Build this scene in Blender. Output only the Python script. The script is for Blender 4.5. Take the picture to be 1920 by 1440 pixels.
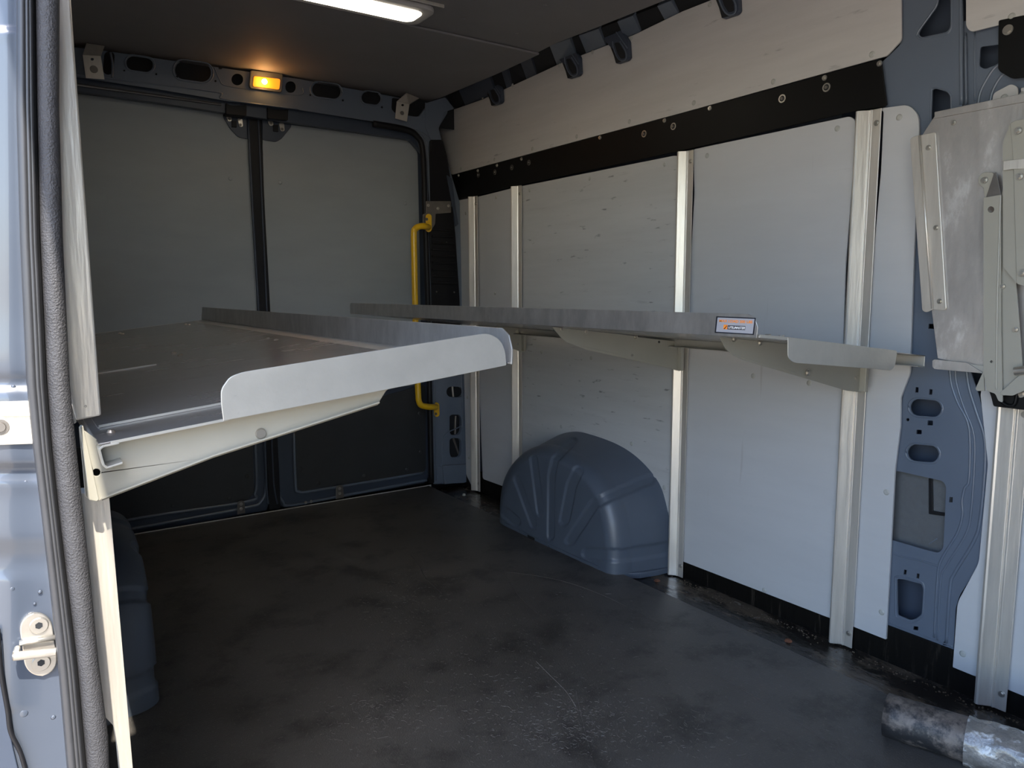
import bpy, bmesh, math, random
from mathutils import Vector, Matrix
from mathutils.geometry import delaunay_2d_cdt
random.seed(7)
S = bpy.context.scene
for o in list(bpy.data.objects): bpy.data.objects.remove(o)
# ------------------------------------------------------------ camera
F = 1396.0; CAMH = 0.96
_vy = Vector((12-960, 550-720, F)).normalized()
_vx = Vector((3048-960, 538-720, F)); _vx = (_vx - _vy*_vx.dot(_vy)).normalized()
_vz = _vx.cross(_vy)
R3 = Matrix((_vx, _vy, _vz))                 # camera axes (right, down, forward) -> van axes
cam = bpy.data.cameras.new('camera'); co = bpy.data.objects.new('camera', cam)
S.collection.objects.link(co); S.camera = co
r_, d_, f_ = R3.col[0], R3.col[1], R3.col[2]
M = Matrix((r_, -d_, -f_)).transposed().to_4x4(); M.translation = Vector((0, 0, CAMH))
co.matrix_world = M
cam.sensor_width = 36; cam.lens = 36*F/1920; cam.clip_start = .02; cam.clip_end = 500
# ------------------------------------------------------------ world, sun, exposure
S.view_settings.view_transform = 'Standard'; S.view_settings.look = 'None'
S.view_settings.gamma = 1; S.view_settings.use_curve_mapping = False
S.view_settings.exposure = 1.33
W = bpy.data.worlds.new('sky'); S.world = W; W.use_nodes = True
wn = W.node_tree.nodes; wl = W.node_tree.links; wn.clear()
sky = wn.new('ShaderNodeTexSky'); sky.sky_type = 'NISHITA'; sky.sun_disc = False
sky.sun_elevation = math.radians(48); sky.sun_rotation = math.radians(200); sky.dust_density = 1.2; sky.air_density = 1.2
bg = wn.new('ShaderNodeBackground'); bg.inputs[1].default_value = .32
wo = wn.new('ShaderNodeOutputWorld'); tn = wn.new('ShaderNodeMix'); tn.data_type = 'RGBA'; tn.blend_type = 'MULTIPLY'; tn.inputs['Factor'].default_value = 1; tn.inputs['B'].default_value = (.90, .98, 1.13, 1)
wl.new(sky.outputs[0], tn.inputs['A']); wl.new(tn.outputs['Result'], bg.inputs[0]); wl.new(bg.outputs[0], wo.inputs[0])
sl = bpy.data.lights.new('sun', 'SUN'); sl.energy = 5.8; sl.angle = .01; sl.color = (1, .93, .82)
so = bpy.data.objects.new('sun', sl); S.collection.objects.link(so)
so.rotation_euler = Vector((.12, .62, -1)).normalized().to_track_quat('-Z', 'Y').to_euler()
# ------------------------------------------------------------ measuring helpers: a sight line met with a real plane
def ray(px, py): return R3 @ Vector((px-960, py-720, F))
CP = Vector((0, 0, CAMH))
def ox(px, py, X): d = ray(px, py); return CP + d*(X/d.x)
def oy(px, py, Y): d = ray(px, py); return CP + d*(Y/d.y)
def oz(px, py, Z): d = ray(px, py); return CP + d*((Z-CAMH)/d.z)
def pj(p): c = R3.transposed() @ (p-CP); return (c.x/c.z*F+960, c.y/c.z*F+720)
# ------------------------------------------------------------ materials
def mat(name, col, rough=.5, metal=0., var=0., scale=8., stretch=(1, 1, 1), bump=0., bscale=60., col2=None, dirt=0., dcol=(.02, .018, .015), dscale=3., dlo=.55, coat=0., spec=.5, d2=None):
    m = bpy.data.materials.new(name); m.use_nodes = True
    nt = m.node_tree; n = nt.nodes; l = nt.links; b = n['Principled BSDF']
    b.inputs['Roughness'].default_value = rough; b.inputs['Metallic'].default_value = metal
    b.inputs['Coat Weight'].default_value = coat; b.inputs['Specular IOR Level'].default_value = spec
    tc = n.new('ShaderNodeTexCoord'); mp = n.new('ShaderNodeMapping'); mp.inputs['Scale'].default_value = stretch
    l.new(tc.outputs['Object'], mp.inputs[0])
    out = None
    c1 = (*col, 1); c2 = (*(col2 or tuple(c*(1-var) for c in col)), 1)
    nz = n.new('ShaderNodeTexNoise'); nz.inputs['Scale'].default_value = scale; nz.inputs['Detail'].default_value = 6; nz.inputs['Roughness'].default_value = .65
    l.new(mp.outputs[0], nz.inputs[0])
    rp = n.new('ShaderNodeValToRGB'); rp.color_ramp.elements[0].position = .32; rp.color_ramp.elements[1].position = .68
    rp.color_ramp.elements[0].color = c2; rp.color_ramp.elements[1].color = c1
    l.new(nz.outputs[0], rp.inputs[0]); out = rp.outputs[0]
    if dirt > 0:
        nd = n.new('ShaderNodeTexNoise'); nd.inputs['Scale'].default_value = dscale; nd.inputs['Detail'].default_value = 9; nd.inputs['Roughness'].default_value = .7
        l.new(mp.outputs[0], nd.inputs[0])
        rd = n.new('ShaderNodeMapRange'); rd.inputs[1].default_value = dlo; rd.inputs[2].default_value = dlo+.12; rd.inputs[4].default_value = dirt
        l.new(nd.outputs[0], rd.inputs[0])
        mx = n.new('ShaderNodeMix'); mx.data_type = 'RGBA'; mx.inputs['B'].default_value = (*dcol, 1)
        l.new(rd.outputs[0], mx.inputs['Factor']); l.new(out, mx.inputs['A']); out = mx.outputs['Result']
    if d2:
        m2 = n.new('ShaderNodeMapping'); m2.inputs['Scale'].default_value = d2[0]; l.new(tc.outputs['Object'], m2.inputs[0])
        n2 = n.new('ShaderNodeTexNoise'); n2.inputs['Scale'].default_value = d2[1]; n2.inputs['Detail'].default_value = 5; l.new(m2.outputs[0], n2.inputs[0])
        r2 = n.new('ShaderNodeMapRange'); r2.inputs[1].default_value = d2[2]; r2.inputs[2].default_value = d2[2]+.08; r2.inputs[4].default_value = d2[3]; l.new(n2.outputs[0], r2.inputs[0])
        x2 = n.new('ShaderNodeMix'); x2.data_type = 'RGBA'; x2.inputs['B'].default_value = (*d2[4], 1); l.new(r2.outputs[0], x2.inputs['Factor']); l.new(out, x2.inputs['A']); out = x2.outputs['Result']
    l.new(out, b.inputs['Base Color'])
    rr = n.new('ShaderNodeMapRange'); rr.inputs[3].default_value = max(.03, rough-.08); rr.inputs[4].default_value = min(1, rough+.1)
    l.new(nz.outputs[0], rr.inputs[0]); l.new(rr.outputs[0], b.inputs['Roughness'])
    if bump > 0:
        nb = n.new('ShaderNodeTexNoise'); nb.inputs['Scale'].default_value = bscale; nb.inputs['Detail'].default_value = 4
        l.new(mp.outputs[0], nb.inputs[0])
        bp = n.new('ShaderNodeBump'); bp.inputs['Strength'].default_value = bump; bp.inputs['Distance'].default_value = .003
        l.new(nb.outputs[0], bp.inputs['Height']); l.new(bp.outputs[0], b.inputs['Normal'])
    return m
def emi(name, col, st):
    m = bpy.data.materials.new(name); m.use_nodes = True; b = m.node_tree.nodes['Principled BSDF']
    b.inputs['Base Color'].default_value = (*col, 1); b.inputs['Emission Color'].default_value = (*col, 1); b.inputs['Emission Strength'].default_value = st
    return m
m_panel = mat('grey_liner_board', (.54, .525, .505), .42, 0, .10, 5, (1, .5, 5), .06, 30, dirt=.5, dcol=(.22, .20, .19), dscale=7, dlo=.63, d2=((1, .35, 2.2), 26, .68, .5, (.14, .13, .13)))
m_low = mat('grey_lower_board', (.53, .53, .53), .40, 0, .07, 4, (1, .5, 3), .04, 30, dirt=.28, dcol=(.25, .23, .22), dscale=8, dlo=.64, d2=((1, 1, .07), 30, .69, .30, (.22, .18, .15)))
m_scuf = mat('scuffed_grey_board', (.52, .52, .51), .40, 0, .12, 4, (1, .4, 4), .05, 30, dirt=.5, dcol=(.25, .24, .24), dscale=7, dlo=.60, d2=((1, .45, 2.0), 30, .655, .75, (.10, .10, .10)))
m_back = mat('grey_door_board', (.315, .34, .350), .5, 0, .08, 4, (1, 1, 3), .04, 40)
m_blackp = mat('black_liner_board', (.036, .038, .040), .45, 0, .25, 6, (1, 1, 1), .1, 120, dirt=.3, dcol=(.1, .1, .1), dscale=6, dlo=.73)
m_body = mat('slate_blue_paint', (.122, .148, .190), .32, 0, .10, 3, bump=.05, bscale=8, dirt=.5, dcol=(.3, .33, .36), dscale=30, dlo=.74, coat=.3)
m_arch = mat('slate_blue_arch_paint', (.092, .112, .145), .38, 0, .15, 4, bump=.05, bscale=20, dirt=.35, dcol=(.2, .2, .2), dscale=22, dlo=.66)
m_bodyd = mat('dark_blue_paint', (.045, .058, .085), .4, 0, .15, 4)
m_jamb = mat('pale_blue_jamb_paint', (.062, .075, .100), .3, .1, .10, 3, bump=.1, bscale=10, coat=.5, dirt=.3, dcol=(.35, .37, .4), dscale=24, dlo=.7)
m_black = mat('black_steel_paint', (.005, .005, .005), .45, 0, .2, 10, bump=.05, bscale=40, spec=.22)
m_blackm = mat('matt_black_plastic', (.008, .008, .010), .5, 0, .2, 20, spec=.3)
m_void = mat('recess_shade', (.010, .011, .013), .8)  # near-black stands in for shade inside recesses, slots and gaps
m_alu = mat('mill_aluminium', (.74, .69, .61), .33, .55, .14, 20, (3, 3, .25), .12, 60, dirt=.45, dcol=(.30, .25, .19), dscale=45, dlo=.63)  # warm base colour includes the sunlit ground's reflection
m_alu2 = mat('aluminium_shelf_edge', (.47, .46, .42), .36, .45, .10, 18, (1, 1, 1), .12, 90, dirt=.4, dcol=(.28, .27, .25), dscale=34, dlo=.66)
m_deck = mat('aluminium_deck_sheet', (.44, .42, .40), .24, .75, .06, 10, (.6, 3, 1), .06, 40, dirt=.22, dcol=(.62, .55, .50), dscale=16, dlo=.66)
m_lip = mat('dull_aluminium_lip', (.58, .565, .54), .36, .75, .30, 9, (1, 3, 1.2), .2, 60, dirt=.5, dcol=(.6, .6, .6), dscale=14, dlo=.64)
m_gal = mat('warm_grey_enamel', (.34, .325, .275), .38, .0, .05, 10, coat=.1)  # warm tint holds light bounced up from the ground
m_fold = mat('scuffed_folding_sheet', (.52, .49, .46), .42, .65, .25, 7, (1, 2, 1), .2, 40, dirt=.6, dcol=(.75, .74, .72), dscale=7, dlo=.58)
m_floor = mat('black_floor_board', (.105, .096, .085), .42, 0, .42, 2.2, (1, 1, 1), .35, 300, dirt=.75, dcol=(.024, .022, .021), dscale=6.0, dlo=.50, spec=.6, d2=((2.5, 1, 1), 75, .60, .40, (.17, .155, .14)))
m_strip = mat('dirty_black_strip', (.024, .020, .017), .24, 0, .4, 20, (1, .5, 1), .8, 60, dirt=.85, dcol=(.12, .095, .07), dscale=9, dlo=.47)
m_kick = mat('black_kick_strip', (.006, .005, .004), .5, 0, .3, 20, (1, 4, .5), .2, 60, dirt=.8, dcol=(.05, .04, .03), dscale=12, dlo=.58, spec=.2)
m_ceil = mat('charcoal_ceiling_board', (.215, .205, .210), .75, 0, .12, 4, (1, 1, 1), .05, 50)
m_yel = mat('yellow_enamel', (.85, .50, .012), .3, 0, .1, 30, coat=.4)
m_rub = mat('textured_grey_rubber', (.048, .047, .050), .55, 0, .25, 40, bump=.6, bscale=520, spec=.4)
m_rub2 = mat('smooth_grey_rubber', (.036, .037, .041), .42, 0, .15, 30)
m_zinc = mat('zinc_fastener', (.50, .47, .42), .3, .8, .1, 60)
m_plug = mat('grey_plastic_plug', (.40, .40, .37), .5)
m_steel = mat('dull_steel_plate', (.22, .20, .18), .38, .7, .2, 20)
m_rust = mat('rusty_head', (.30, .12, .06), .8, 0, .5, 90, bump=.5, bscale=200)
m_tube = mat('dirty_cardboard_tube', (.20, .165, .14), .55, 0, .45, 30, (1, 1, 1), .6, 70, dirt=.95, dcol=(.012, .013, .015), dscale=16, dlo=.43, d2=((1, 1, 1), 50, .60, .4, (.27, .22, .18)))
m_film = mat('crinkled_film_wrap', (.27, .25, .225), .26, .1, .35, 26, (1, 1, 1), 1.0, 90, dirt=.5, dcol=(.16, .15, .14), dscale=18, dlo=.52, coat=.5, d2=((1, 1, 1), 45, .58, .7, (.68, .67, .65)))
m_led = emi('led_diffuser', (1, .90, .72), 5.0)
m_amb = emi('amber_lens', (1, .27, .015), .42)
m_bulb = emi('warm_bulb', (1, .70, .32), 7)
m_bez = mat('grey_lamp_bezel', (.45, .43, .42), .4)
m_bezd = mat('dark_grey_lamp_bezel', (.12, .12, .115), .45)
m_ground = mat('sunlit_concrete', (.54, .45, .34), .9, 0, .25, 1.5)
m_lab = mat('pale_label', (.36, .36, .39), .4); m_lblk = mat('label_black', (.01, .012, .02), .4)
m_lor = mat('label_orange', (.90, .28, .03), .5); m_lwh = mat('label_white', (.8, .8, .8), .5)
m_hair = mat('pale_fibre', (.26, .24, .22), .7)
m_green = mat('yellow_green_tag', (.65, .75, .05), .5)
# ------------------------------------------------------------ object helpers
def link(o, parent=None):
    S.collection.objects.link(o)
    if parent is not None:
        o.parent = parent; o.matrix_parent_inverse = Matrix.Translation(parent.location).inverted() if parent.type == 'EMPTY' else Matrix.Identity(4)
        # grand-children of an empty: their parent mesh already sits in van axes
    return o
def obj(name, bm, m, parent=None, smooth=False, bevel=0, recalc=True):
    if recalc: bmesh.ops.recalc_face_normals(bm, faces=bm.faces)
    me = bpy.data.meshes.new(name); bm.to_mesh(me); bm.free()
    me.materials.append(m)
    o = bpy.data.objects.new(name, me); link(o, parent)
    if smooth:
        for p in me.polygons: p.use_smooth = True
    if bevel:
        b = o.modifiers.new('bevel', 'BEVEL'); b.width = bevel; b.segments = 2; b.limit_method = 'ANGLE'; b.angle_limit = math.radians(50)
    return o
def tag(o, label, cat, group=None):
    o['label'] = label; o['category'] = cat
    if group: o['group'] = group
    return o
def thing(name, label, cat, loc, group=None):
    o = bpy.data.objects.new(name, None); o.location = loc; S.collection.objects.link(o); o.empty_display_size = .05
    return tag(o, label, cat, group)
def struct(o, label=None):
    o['kind'] = 'structure'
    if label: o['label'] = label; o['category'] = 'van interior'
    return o
def rnd(pts, r, n=5, closed=True):
    """round the corners of a 2D polygon; r a number or a list"""
    out = []; N = len(pts)
    for i, p in enumerate(pts):
        rr = r[i] if isinstance(r, (list, tuple)) else r
        p = Vector(p); a = Vector(pts[i-1]); b = Vector(pts[(i+1) % N])
        if rr <= 0: out.append(tuple(p)); continue
        u = (a-p); v = (b-p); k = min(rr, u.length*.48, v.length*.48)
        u.normalize(); v.normalize(); s = p+u*k; e = p+v*k
        for j in range(n+1):
            t = j/n; out.append(tuple(s*(1-t)**2 + p*2*t*(1-t) + e*t*t))
    return out
def slot(cx, cy, w, h, ang=0, n=7):
    """stadium outline"""
    r = min(w, h)/2; hx = w/2-r; hy = h/2-r; pts = []
    for q, (sx, sy) in enumerate(((1, -1), (1, 1), (-1, 1), (-1, -1))):
        for j in range(n+1):
            a = math.radians(-90+90*q+90*j/n); pts.append((sx*hx+r*math.cos(a), sy*hy+r*math.sin(a)))
    c, s = math.cos(math.radians(ang)), math.sin(math.radians(ang))
    return [(cx+x*c-y*s, cy+x*s+y*c) for x, y in pts]
def box4(cx, cy, w, h, ang=0, sk=0):
    c, s = math.cos(math.radians(ang)), math.sin(math.radians(ang)); out = []
    for x, y in ((-w/2, -h/2), (w/2, -h/2), (w/2, h/2), (-w/2, h/2)):
        out.append((cx+x*c-y*s, cy+x*s+y*c))
    return out
def inpoly(p, L):
    c = False; x, y = p
    for i in range(len(L)):
        x0, y0 = L[i-1]; x1, y1 = L[i]
        if (y0 > y) != (y1 > y) and x < (x1-x0)*(y-y0)/(y1-y0)+x0: c = not c
    return c
def plate_bm(loop, holes, vec, bm=None):
    """solid plate from a planar 3D outline with holes, thickened by vec"""
    loop = [Vector(p) for p in loop]; bm2 = bmesh.new(); vec = Vector(vec)
    if not holes:
        bm2.faces.new([bm2.verts.new(p) for p in loop])
    else:
        n = vec.normalized(); u = n.orthogonal().normalized(); v = n.cross(u); o = loop[0]; h0 = (loop[0]).dot(n)
        to2 = lambda p: Vector(((Vector(p)-o).dot(u), (Vector(p)-o).dot(v)))
        Ls = [[to2(p) for p in L] for L in [loop]+list(holes)]
        vs = []; es = []
        for L in Ls:
            b = len(vs); vs += L; es += [(b+i, b+(i+1) % len(L)) for i in range(len(L))]
        ov, oe, of, _, _, _ = delaunay_2d_cdt(vs, es, [], 0, 1e-7)
        V = [bm2.verts.new(o+u*p.x+v*p.y) for p in ov]
        for f in of:
            c = (ov[f[0]]+ov[f[1]]+ov[f[2]])/3
            if inpoly(c, Ls[0]) and not any(inpoly(c, h) for h in Ls[1:]): bm2.faces.new([V[k] for k in f])
        bmesh.ops.delete(bm2, geom=[w for w in bm2.verts if not w.link_faces], context='VERTS')
    bmesh.ops.recalc_face_normals(bm2, faces=bm2.faces)
    r = bmesh.ops.extrude_face_region(bm2, geom=bm2.faces[:])
    bmesh.ops.translate(bm2, vec=vec, verts=[w for w in r['geom'] if isinstance(w, bmesh.types.BMVert)])
    if not holes: pass
    # close the back: the original faces stay in place
    bmesh.ops.recalc_face_normals(bm2, faces=bm2.faces)
    if bm is None: return bm2
    me = bpy.data.meshes.new('t'); bm2.to_mesh(me); bm2.free(); bm.from_mesh(me); bpy.data.meshes.remove(me); return bm
def px_plate(name, pts, ax, val, th, m, parent=None, holes=(), bevel=.0012, bm=None, fin=True):
    f = {'x': ox, 'y': oy, 'z': oz}[ax]
    vec = {'x': (th, 0, 0), 'y': (0, th, 0), 'z': (0, 0, th)}[ax]
    b = plate_bm([f(x, y, val) for x, y in pts], [[f(x, y, val) for x, y in h] for h in holes], vec, bm)
    return obj(name, b, m, parent, bevel=bevel) if fin else b
def box(bm, x0, x1, y0, y1, z0, z1):
    g = bmesh.ops.create_cube(bm, size=1)
    for v in g['verts']:
        v.co = Vector((x0+(v.co.x+.5)*(x1-x0), y0+(v.co.y+.5)*(y1-y0), z0+(v.co.z+.5)*(z1-z0)))
    return bm
def bx(name, m, parent, *b, bevel=.0015): return obj(name, box(bmesh.new(), *b), m, parent, bevel=bevel)
def disc(bm, c, axis, r, h, n=16, r2=None):
    """low cylinder / cone from c along axis"""
    a = Vector(axis).normalized(); q = a.to_track_quat('Z', 'Y').to_matrix().to_4x4(); q.translation = Vector(c)+a*h/2
    bmesh.ops.create_cone(bm, cap_ends=True, segments=n, radius1=r, radius2=r if r2 is None else r2, depth=h, matrix=q); return bm
def tube(bm, pts, r, n=12, cap=True):
    pts = [Vector(p) for p in pts]; rings = []; up = None
    for i, p in enumerate(pts):
        t = (pts[min(i+1, len(pts)-1)]-pts[max(i-1, 0)]).normalized()
        if up is None: up = Vector((0, 0, 1)) if abs(t.z) < .9 else Vector((1, 0, 0))
        s = t.cross(up).normalized(); up = s.cross(t).normalized()
        rr = r[i] if isinstance(r, (list, tuple)) else r
        rings.append([bm.verts.new(p+(s*math.cos(a)+up*math.sin(a))*rr) for a in [2*math.pi*k/n for k in range(n)]])
    for a, b in zip(rings, rings[1:]):
        for k in range(n): bm.faces.new((a[k], a[(k+1) % n], b[(k+1) % n], b[k]))
    if cap: bm.faces.new(rings[0]); bm.faces.new(rings[-1][::-1])
    return bm
def smooth_path(pts, n=6, closed=False):
    out = []; P = [Vector(p) for p in pts]
    for i in range(len(P)-1):
        a = P[max(i-1, 0)]; b = P[i]; c = P[i+1]; d = P[min(i+2, len(P)-1)]
        for j in range(n):
            t = j/n; out.append(.5*((2*b)+(c-a)*t+(2*a-5*b+4*c-d)*t*t+(3*b-a-3*c+d)*t**3))
    out.append(P[-1]); return out
def extr(name, prof, ax, a, b, m, parent=None, bevel=.0008):
    """closed profile (2D) swept along an axis: ax 'z' profile=(x,y); 'y' profile=(x,z)"""
    P = [Vector((u, v, a)) if ax == 'z' else Vector((u, a, v)) for u, v in prof]
    return obj(name, plate_bm(P, [], (0, 0, b-a) if ax == 'z' else (0, b-a, 0)), m, parent, bevel=bevel)
def bolt(parent, name, c, axis, r=.006, m=None, h=.004, wash=True):
    bm = bmesh.new(); a = Vector(axis).normalized()
    if wash: disc(bm, c, axis, r*1.45, h*.35, 18)
    disc(bm, Vector(c)+a*h*.3, axis, r, h, 6 if wash else 16, r*.9)
    return obj(name, bm, m or m_zinc, parent)
def plug(parent, c, axis, r=.008, m=None):
    bm = bmesh.new(); disc(bm, c, axis, r, .0022, 18, r*.6); return obj('push_pin', bm, m or m_plug, parent, smooth=False)
def text_mesh(s, size, shear=0.):
    cu = bpy.data.curves.new('t', 'FONT'); cu.body = s; cu.size = size; cu.align_x = 'CENTER'; cu.align_y = 'CENTER'; cu.shear = shear; cu.extrude = .0001; cu.offset = .00025
    o = bpy.data.objects.new('t', cu); S.collection.objects.link(o)
    dg = bpy.context.evaluated_depsgraph_get(); me = bpy.data.meshes.new_from_object(o.evaluated_get(dg))
    bpy.data.objects.remove(o); return me
XW = 1.86      # face of the driver side liner boards
YR = 3.28      # face of the rear door liner boards
# ============================================================ SETTING
# floor
bm = bmesh.new(); box(bm, .0, 1.678, -1.4, 3.24, -.02, 0)
fl = struct(obj('floor', bm, m_floor, bevel=.002), 'scuffed black cargo floor board of the van')
bx('floor_edge', m_strip, fl, 1.683, 1.878, -1.4, 3.235, -.05, -.020)
bx('floor_edge', m_alu, fl, .30, 1.69, 3.235, 3.2385, -.012, .0035, bevel=.0004)
struct(bx('rear_light_block', m_void, None, -.05, 1.96, 3.40, 3.42, -.12, 1.98, bevel=0))  # added unseen sheet behind the doors, blocks stray light
bx('subfloor', m_bodyd, fl, -.08, 1.98, -1.45, 3.45, -.10, -.052)
g = bx('ground', m_ground, None, -40, 40, -40, 40, -.66, -.60, bevel=0); struct(g)
# outer skin of the driver side, front bulkhead, passenger side skin, roof
wr = struct(bx('wall_right', m_body, None, 1.945, 1.96, -1.45, 3.42, -.10, 1.98), 'driver side wall of the van lined with grey boards')
struct(bx('wall_front', m_panel, None, -.05, 1.95, -1.45, -1.42, -.1, 1.98))
wl_ = bmesh.new(); box(wl_, -.045, -.015, 1.02, 3.42, -.10, 1.98); box(wl_, -.045, -.015, -1.45, -.80, -.10, 1.98); box(wl_, -.045, -.015, -.80, 1.02, 1.72, 1.98)
struct(obj('wall_left', wl_, m_panel))
# ceiling
cp = [(1.729, 3.345), (1.745, 3.168), (1.757, 2.719), (1.745, 2.296), (1.764, 2.082), (1.785, 1.762), (1.80, 1.4), (1.80, -1.42)]
SEAM = [(-.02, 2.385), (1.75, 2.405)]
cei = struct(bx('ceiling', m_bodyd, None, -.05, 1.96, -1.45, 3.42, 1.935, 1.97))
def slab(name, pts, z0, z1, m, parent):
    return obj(name, plate_bm([Vector((x, y, z0)) for x, y in pts], [], (0, 0, z1-z0)), m, parent, bevel=.002)
slab('ceiling_panel', [(-.02, 2.385), (1.752, 2.407), (1.757, 2.719), (1.745, 3.168), (1.729, 3.30), (-.02, 3.30)], 1.856, 1.864, m_ceil, cei)
slab('ceiling_panel', [(-.02, 2.40), (1.752, 2.42), (1.745, 2.296), (1.764, 2.082), (1.785, 1.762), (1.80, 1.4), (1.80, -1.42), (-.02, -1.42)], 1.8655, 1.874, m_ceil, cei)
bmr = bmesh.new()
for px, py in [(869, 36), (970, 63), (742, 108), (838, 128), (1022, 10), (930, 100)]: disc(bmr, oz(px, py, 1.857), (0, 0, -1), .008, .002, 12, .005)
obj('ceiling_rivets', bmr, m_ceil, cei)
# ---------------------------------------------------------------- driver side liner boards
def wall_panel(pts, pins, m=m_low, r=5, X=XW, th=.006, holes=(), label=None, pm=None):
    p = px_plate('liner_panel', rnd(pts, r), 'x', X, th, m, wr, holes, bevel=.001)
    for px, py in pins: plug(p, ox(px, py, X)+Vector((-.0001, 0, 0)), (-1, 0, 0), m=pm)
    return p
up_pins = [(851, 195), (905, 183), (961, 160), (1049, 123), (1111, 98), (1183, 72), (1331, 8), (864, 316), (927, 299), (998, 279), (1081, 256), (1180, 228), (1301, 193), (1450, 153), (1635, 102)]
wall_panel([(848, 206), (907, 186), (916, 181), (1053, 118), (1187, 66), (1280, 21), (1420, -34), (1560, -90), (1689, -140), (1690, 75), (1662, 105), (1280, 211), (846, 328), (822, 238), (832, 221), (835, 209)], up_pins, m_panel, [5]*3+[0]*5+[5, 6, 4, 2, 4, 6, 3, 3])
# lower boards between and behind the uprights
wall_panel([(858, 376), (890, 370), (897, 912), (886, 915), (874, 890), (869, 650), (858, 560)], [(876, 745), (879, 858), (873, 400)], m_low, 4)
wall_panel([(884, 372), (960, 353), (976, 870), (952, 915), (905, 898)], [(930, 370), (928, 550)], m_low, 4, X=XW+.001)
wall_panel([(963, 352), (1268, 291), (1274, 300), (1262, 1012), (1262, 1046), (1100, 985), (975, 930)], [(993, 357), (1105, 335), (1246, 308), (1015, 660), (1108, 671), (1052, 800), (1184, 832), (1245, 914)], m_scuf, 5)
wall_panel([(1300, 280), (1593, 218), (1603, 224), (1603, 327), (1598, 335), (1585, 500), (1566, 1163), (1268, 1048), (1283, 700), (1302, 360), (1300, 290)], [(1326, 292), (1570, 241), (1412, 705), (1517, 718), (1433, 1107)], m_low, 6)
wall_panel([(1640, 205), (1704, 196), (1722, 215), (1723, 245), (1712, 520), (1706, 700), (1689, 745), (1688, 800), (1678, 880), (1661, 1199), (1590, 1171), (1600, 900), (1652, 320), (1657, 208)], [(1686, 220), (1662, 923), (1653, 1148)], m_low, [3, 16, 16, 6, 2, 6, 3, 3, 3, 1, 1, 1, 4, 4])
wall_panel([(1846, 700), (1970, 700), (1970, 1326), (1786, 1251), (1795, 1130), (1835, 1055), (1852, 870), (1838, 740)], [(1805, 1226)], m_low, [2, 2, 2, 2, 10, 10, 6, 4])
wall_panel([(1811, -120), (1960, -170), (1960, 25), (1820, 60), (1811, 50)], [(1897, 31)], m_panel, [2, 2, 2, 8, 8])
wall_panel([(1858, 215), (1862, 175), (1896, 157), (1908, 163), (1910, 215)], [(1883, 183)], m_panel, [1, 8, 8, 6, 1])
wall_panel([(1914, 165), (1980, 150), (1980, 210), (1914, 210)], [(1918, 178)], m_panel, 2)
# the lining goes on towards the cab, beyond the frame
bx('liner_panel', m_low, wr, XW, XW+.006, -1.4, .60, .042, 1.40); bx('liner_panel', m_panel, wr, XW, XW+.006, -1.4, .59, 1.535, 1.85)
bx('rail_extension', m_black, wr, XW-.001, XW+.003, -1.4, .585, 1.41, 1.53)
# black mounting rail
mr = thing('mounting_rail', 'long black steel rail bolted along the wall above the uprights', 'rail', (XW, 2.2, 1.41))
px_plate('rail', [(838, 330), (847, 328), (1280, 212), (1652, 110), (1663, 196), (1658, 200), (1600, 209), (1285, 281), (965, 349), (860, 374)], 'x', XW-.004, .004, m_black, mr, bevel=.0015)
for px, py in [(897, 328), (928, 323), (960, 314), (992, 305), (1208, 251), (1263, 237), (1467, 185), (1550, 164)]:
    bm = bmesh.new(); c = ox(px, py, XW-.0042); disc(bm, c, (-1, 0, 0), .0115, .002, 20); o_ = obj('bolt', bm, m_steel if px < 1200 else m_zinc, mr); obj('bolt_socket', disc(disc(bmesh.new(), c+Vector((-.002, 0, 0)), (-1, 0, 0), .0078, .0006, 18), c, (-1, 0, 0), .001, .002, 8), m_void, o_); obj('bolt_head', disc(bmesh.new(), c+Vector((-.0026, 0, 0)), (-1, 0, 0), .0055, .003, 14, .004), m_steel, o_)
for px, py in [(860, 329), (896, 320), (932, 310), (978, 298), (1125, 258), (1246, 226), (1331, 203), (1546, 146), (1649, 119)]:
    bm = bmesh.new(); c = ox(px, py, XW-.0042); disc(bm, c, (-1, 0, 0), .0075, .003, 14, .006); disc(bm, c+Vector((-.003, 0, 0)), (-1, 0, 0), .0035, .003, 10); obj('screw', bm, m_zinc, mr)
# kick strip
bb = struct(bx('baseboard_right', m_kick, None, 1.866, 1.88, -1.4, 3.22, -.022, .08))
# ---------------------------------------------------------------- blue pillar with holes (trim_1)
pil_pts = [(1722, 215), (1760, 215), (1800, 60), (1812, -60), (1690, -60), (1688, 85), (1662, 108), (1656, 200), (1700, 230)]
XP = XW+.012
holes = [slot(1736, 765, 58, 31, 5), slot(1731, 850, 58, 31, 5),
         rnd([(1672, 883), (1688, 884), (1768, 902), (1774, 912), (1769, 1028), (1760, 1037), (1735, 1031), (1670, 1012)], [2, 4, 6, 6, 6, 6, 4, 4]),
         rnd([(1682, 1085), (1694, 1086), (1728, 1095), (1731, 1105), (1728, 1152), (1718, 1160), (1706, 1163), (1683, 1153)], 4),
         box4(1746, 612, 10, 9, 3), box4(1719, 731, 6, 10, 3), box4(1745, 735, 6, 10, 3), slot(1702, 787, 6, 6), box4(1744, 793, 10, 9, 3), box4(1723, 810, 10, 8, 4),
         box4(1783, 937, 6, 10, 5), box4(1697, 1073, 5, 9, 6), box4(1721, 1080, 5, 9, 6), box4(1717, 1178, 9, 7, 8), box4(1772, 1207, 7, 6, 6),
         rnd([(1757, 12), (1764, -40), (1782, -40), (1782, 50), (1776, 60), (1728, 70), (1722, 64), (1725, 56)], [8, 2, 2, 8, 8, 6, 4, 6]),
         rnd([(1748, 168), (1754, 166), (1776, 172), (1782, 180), (1782, 225), (1746, 225)], 4)]
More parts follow.
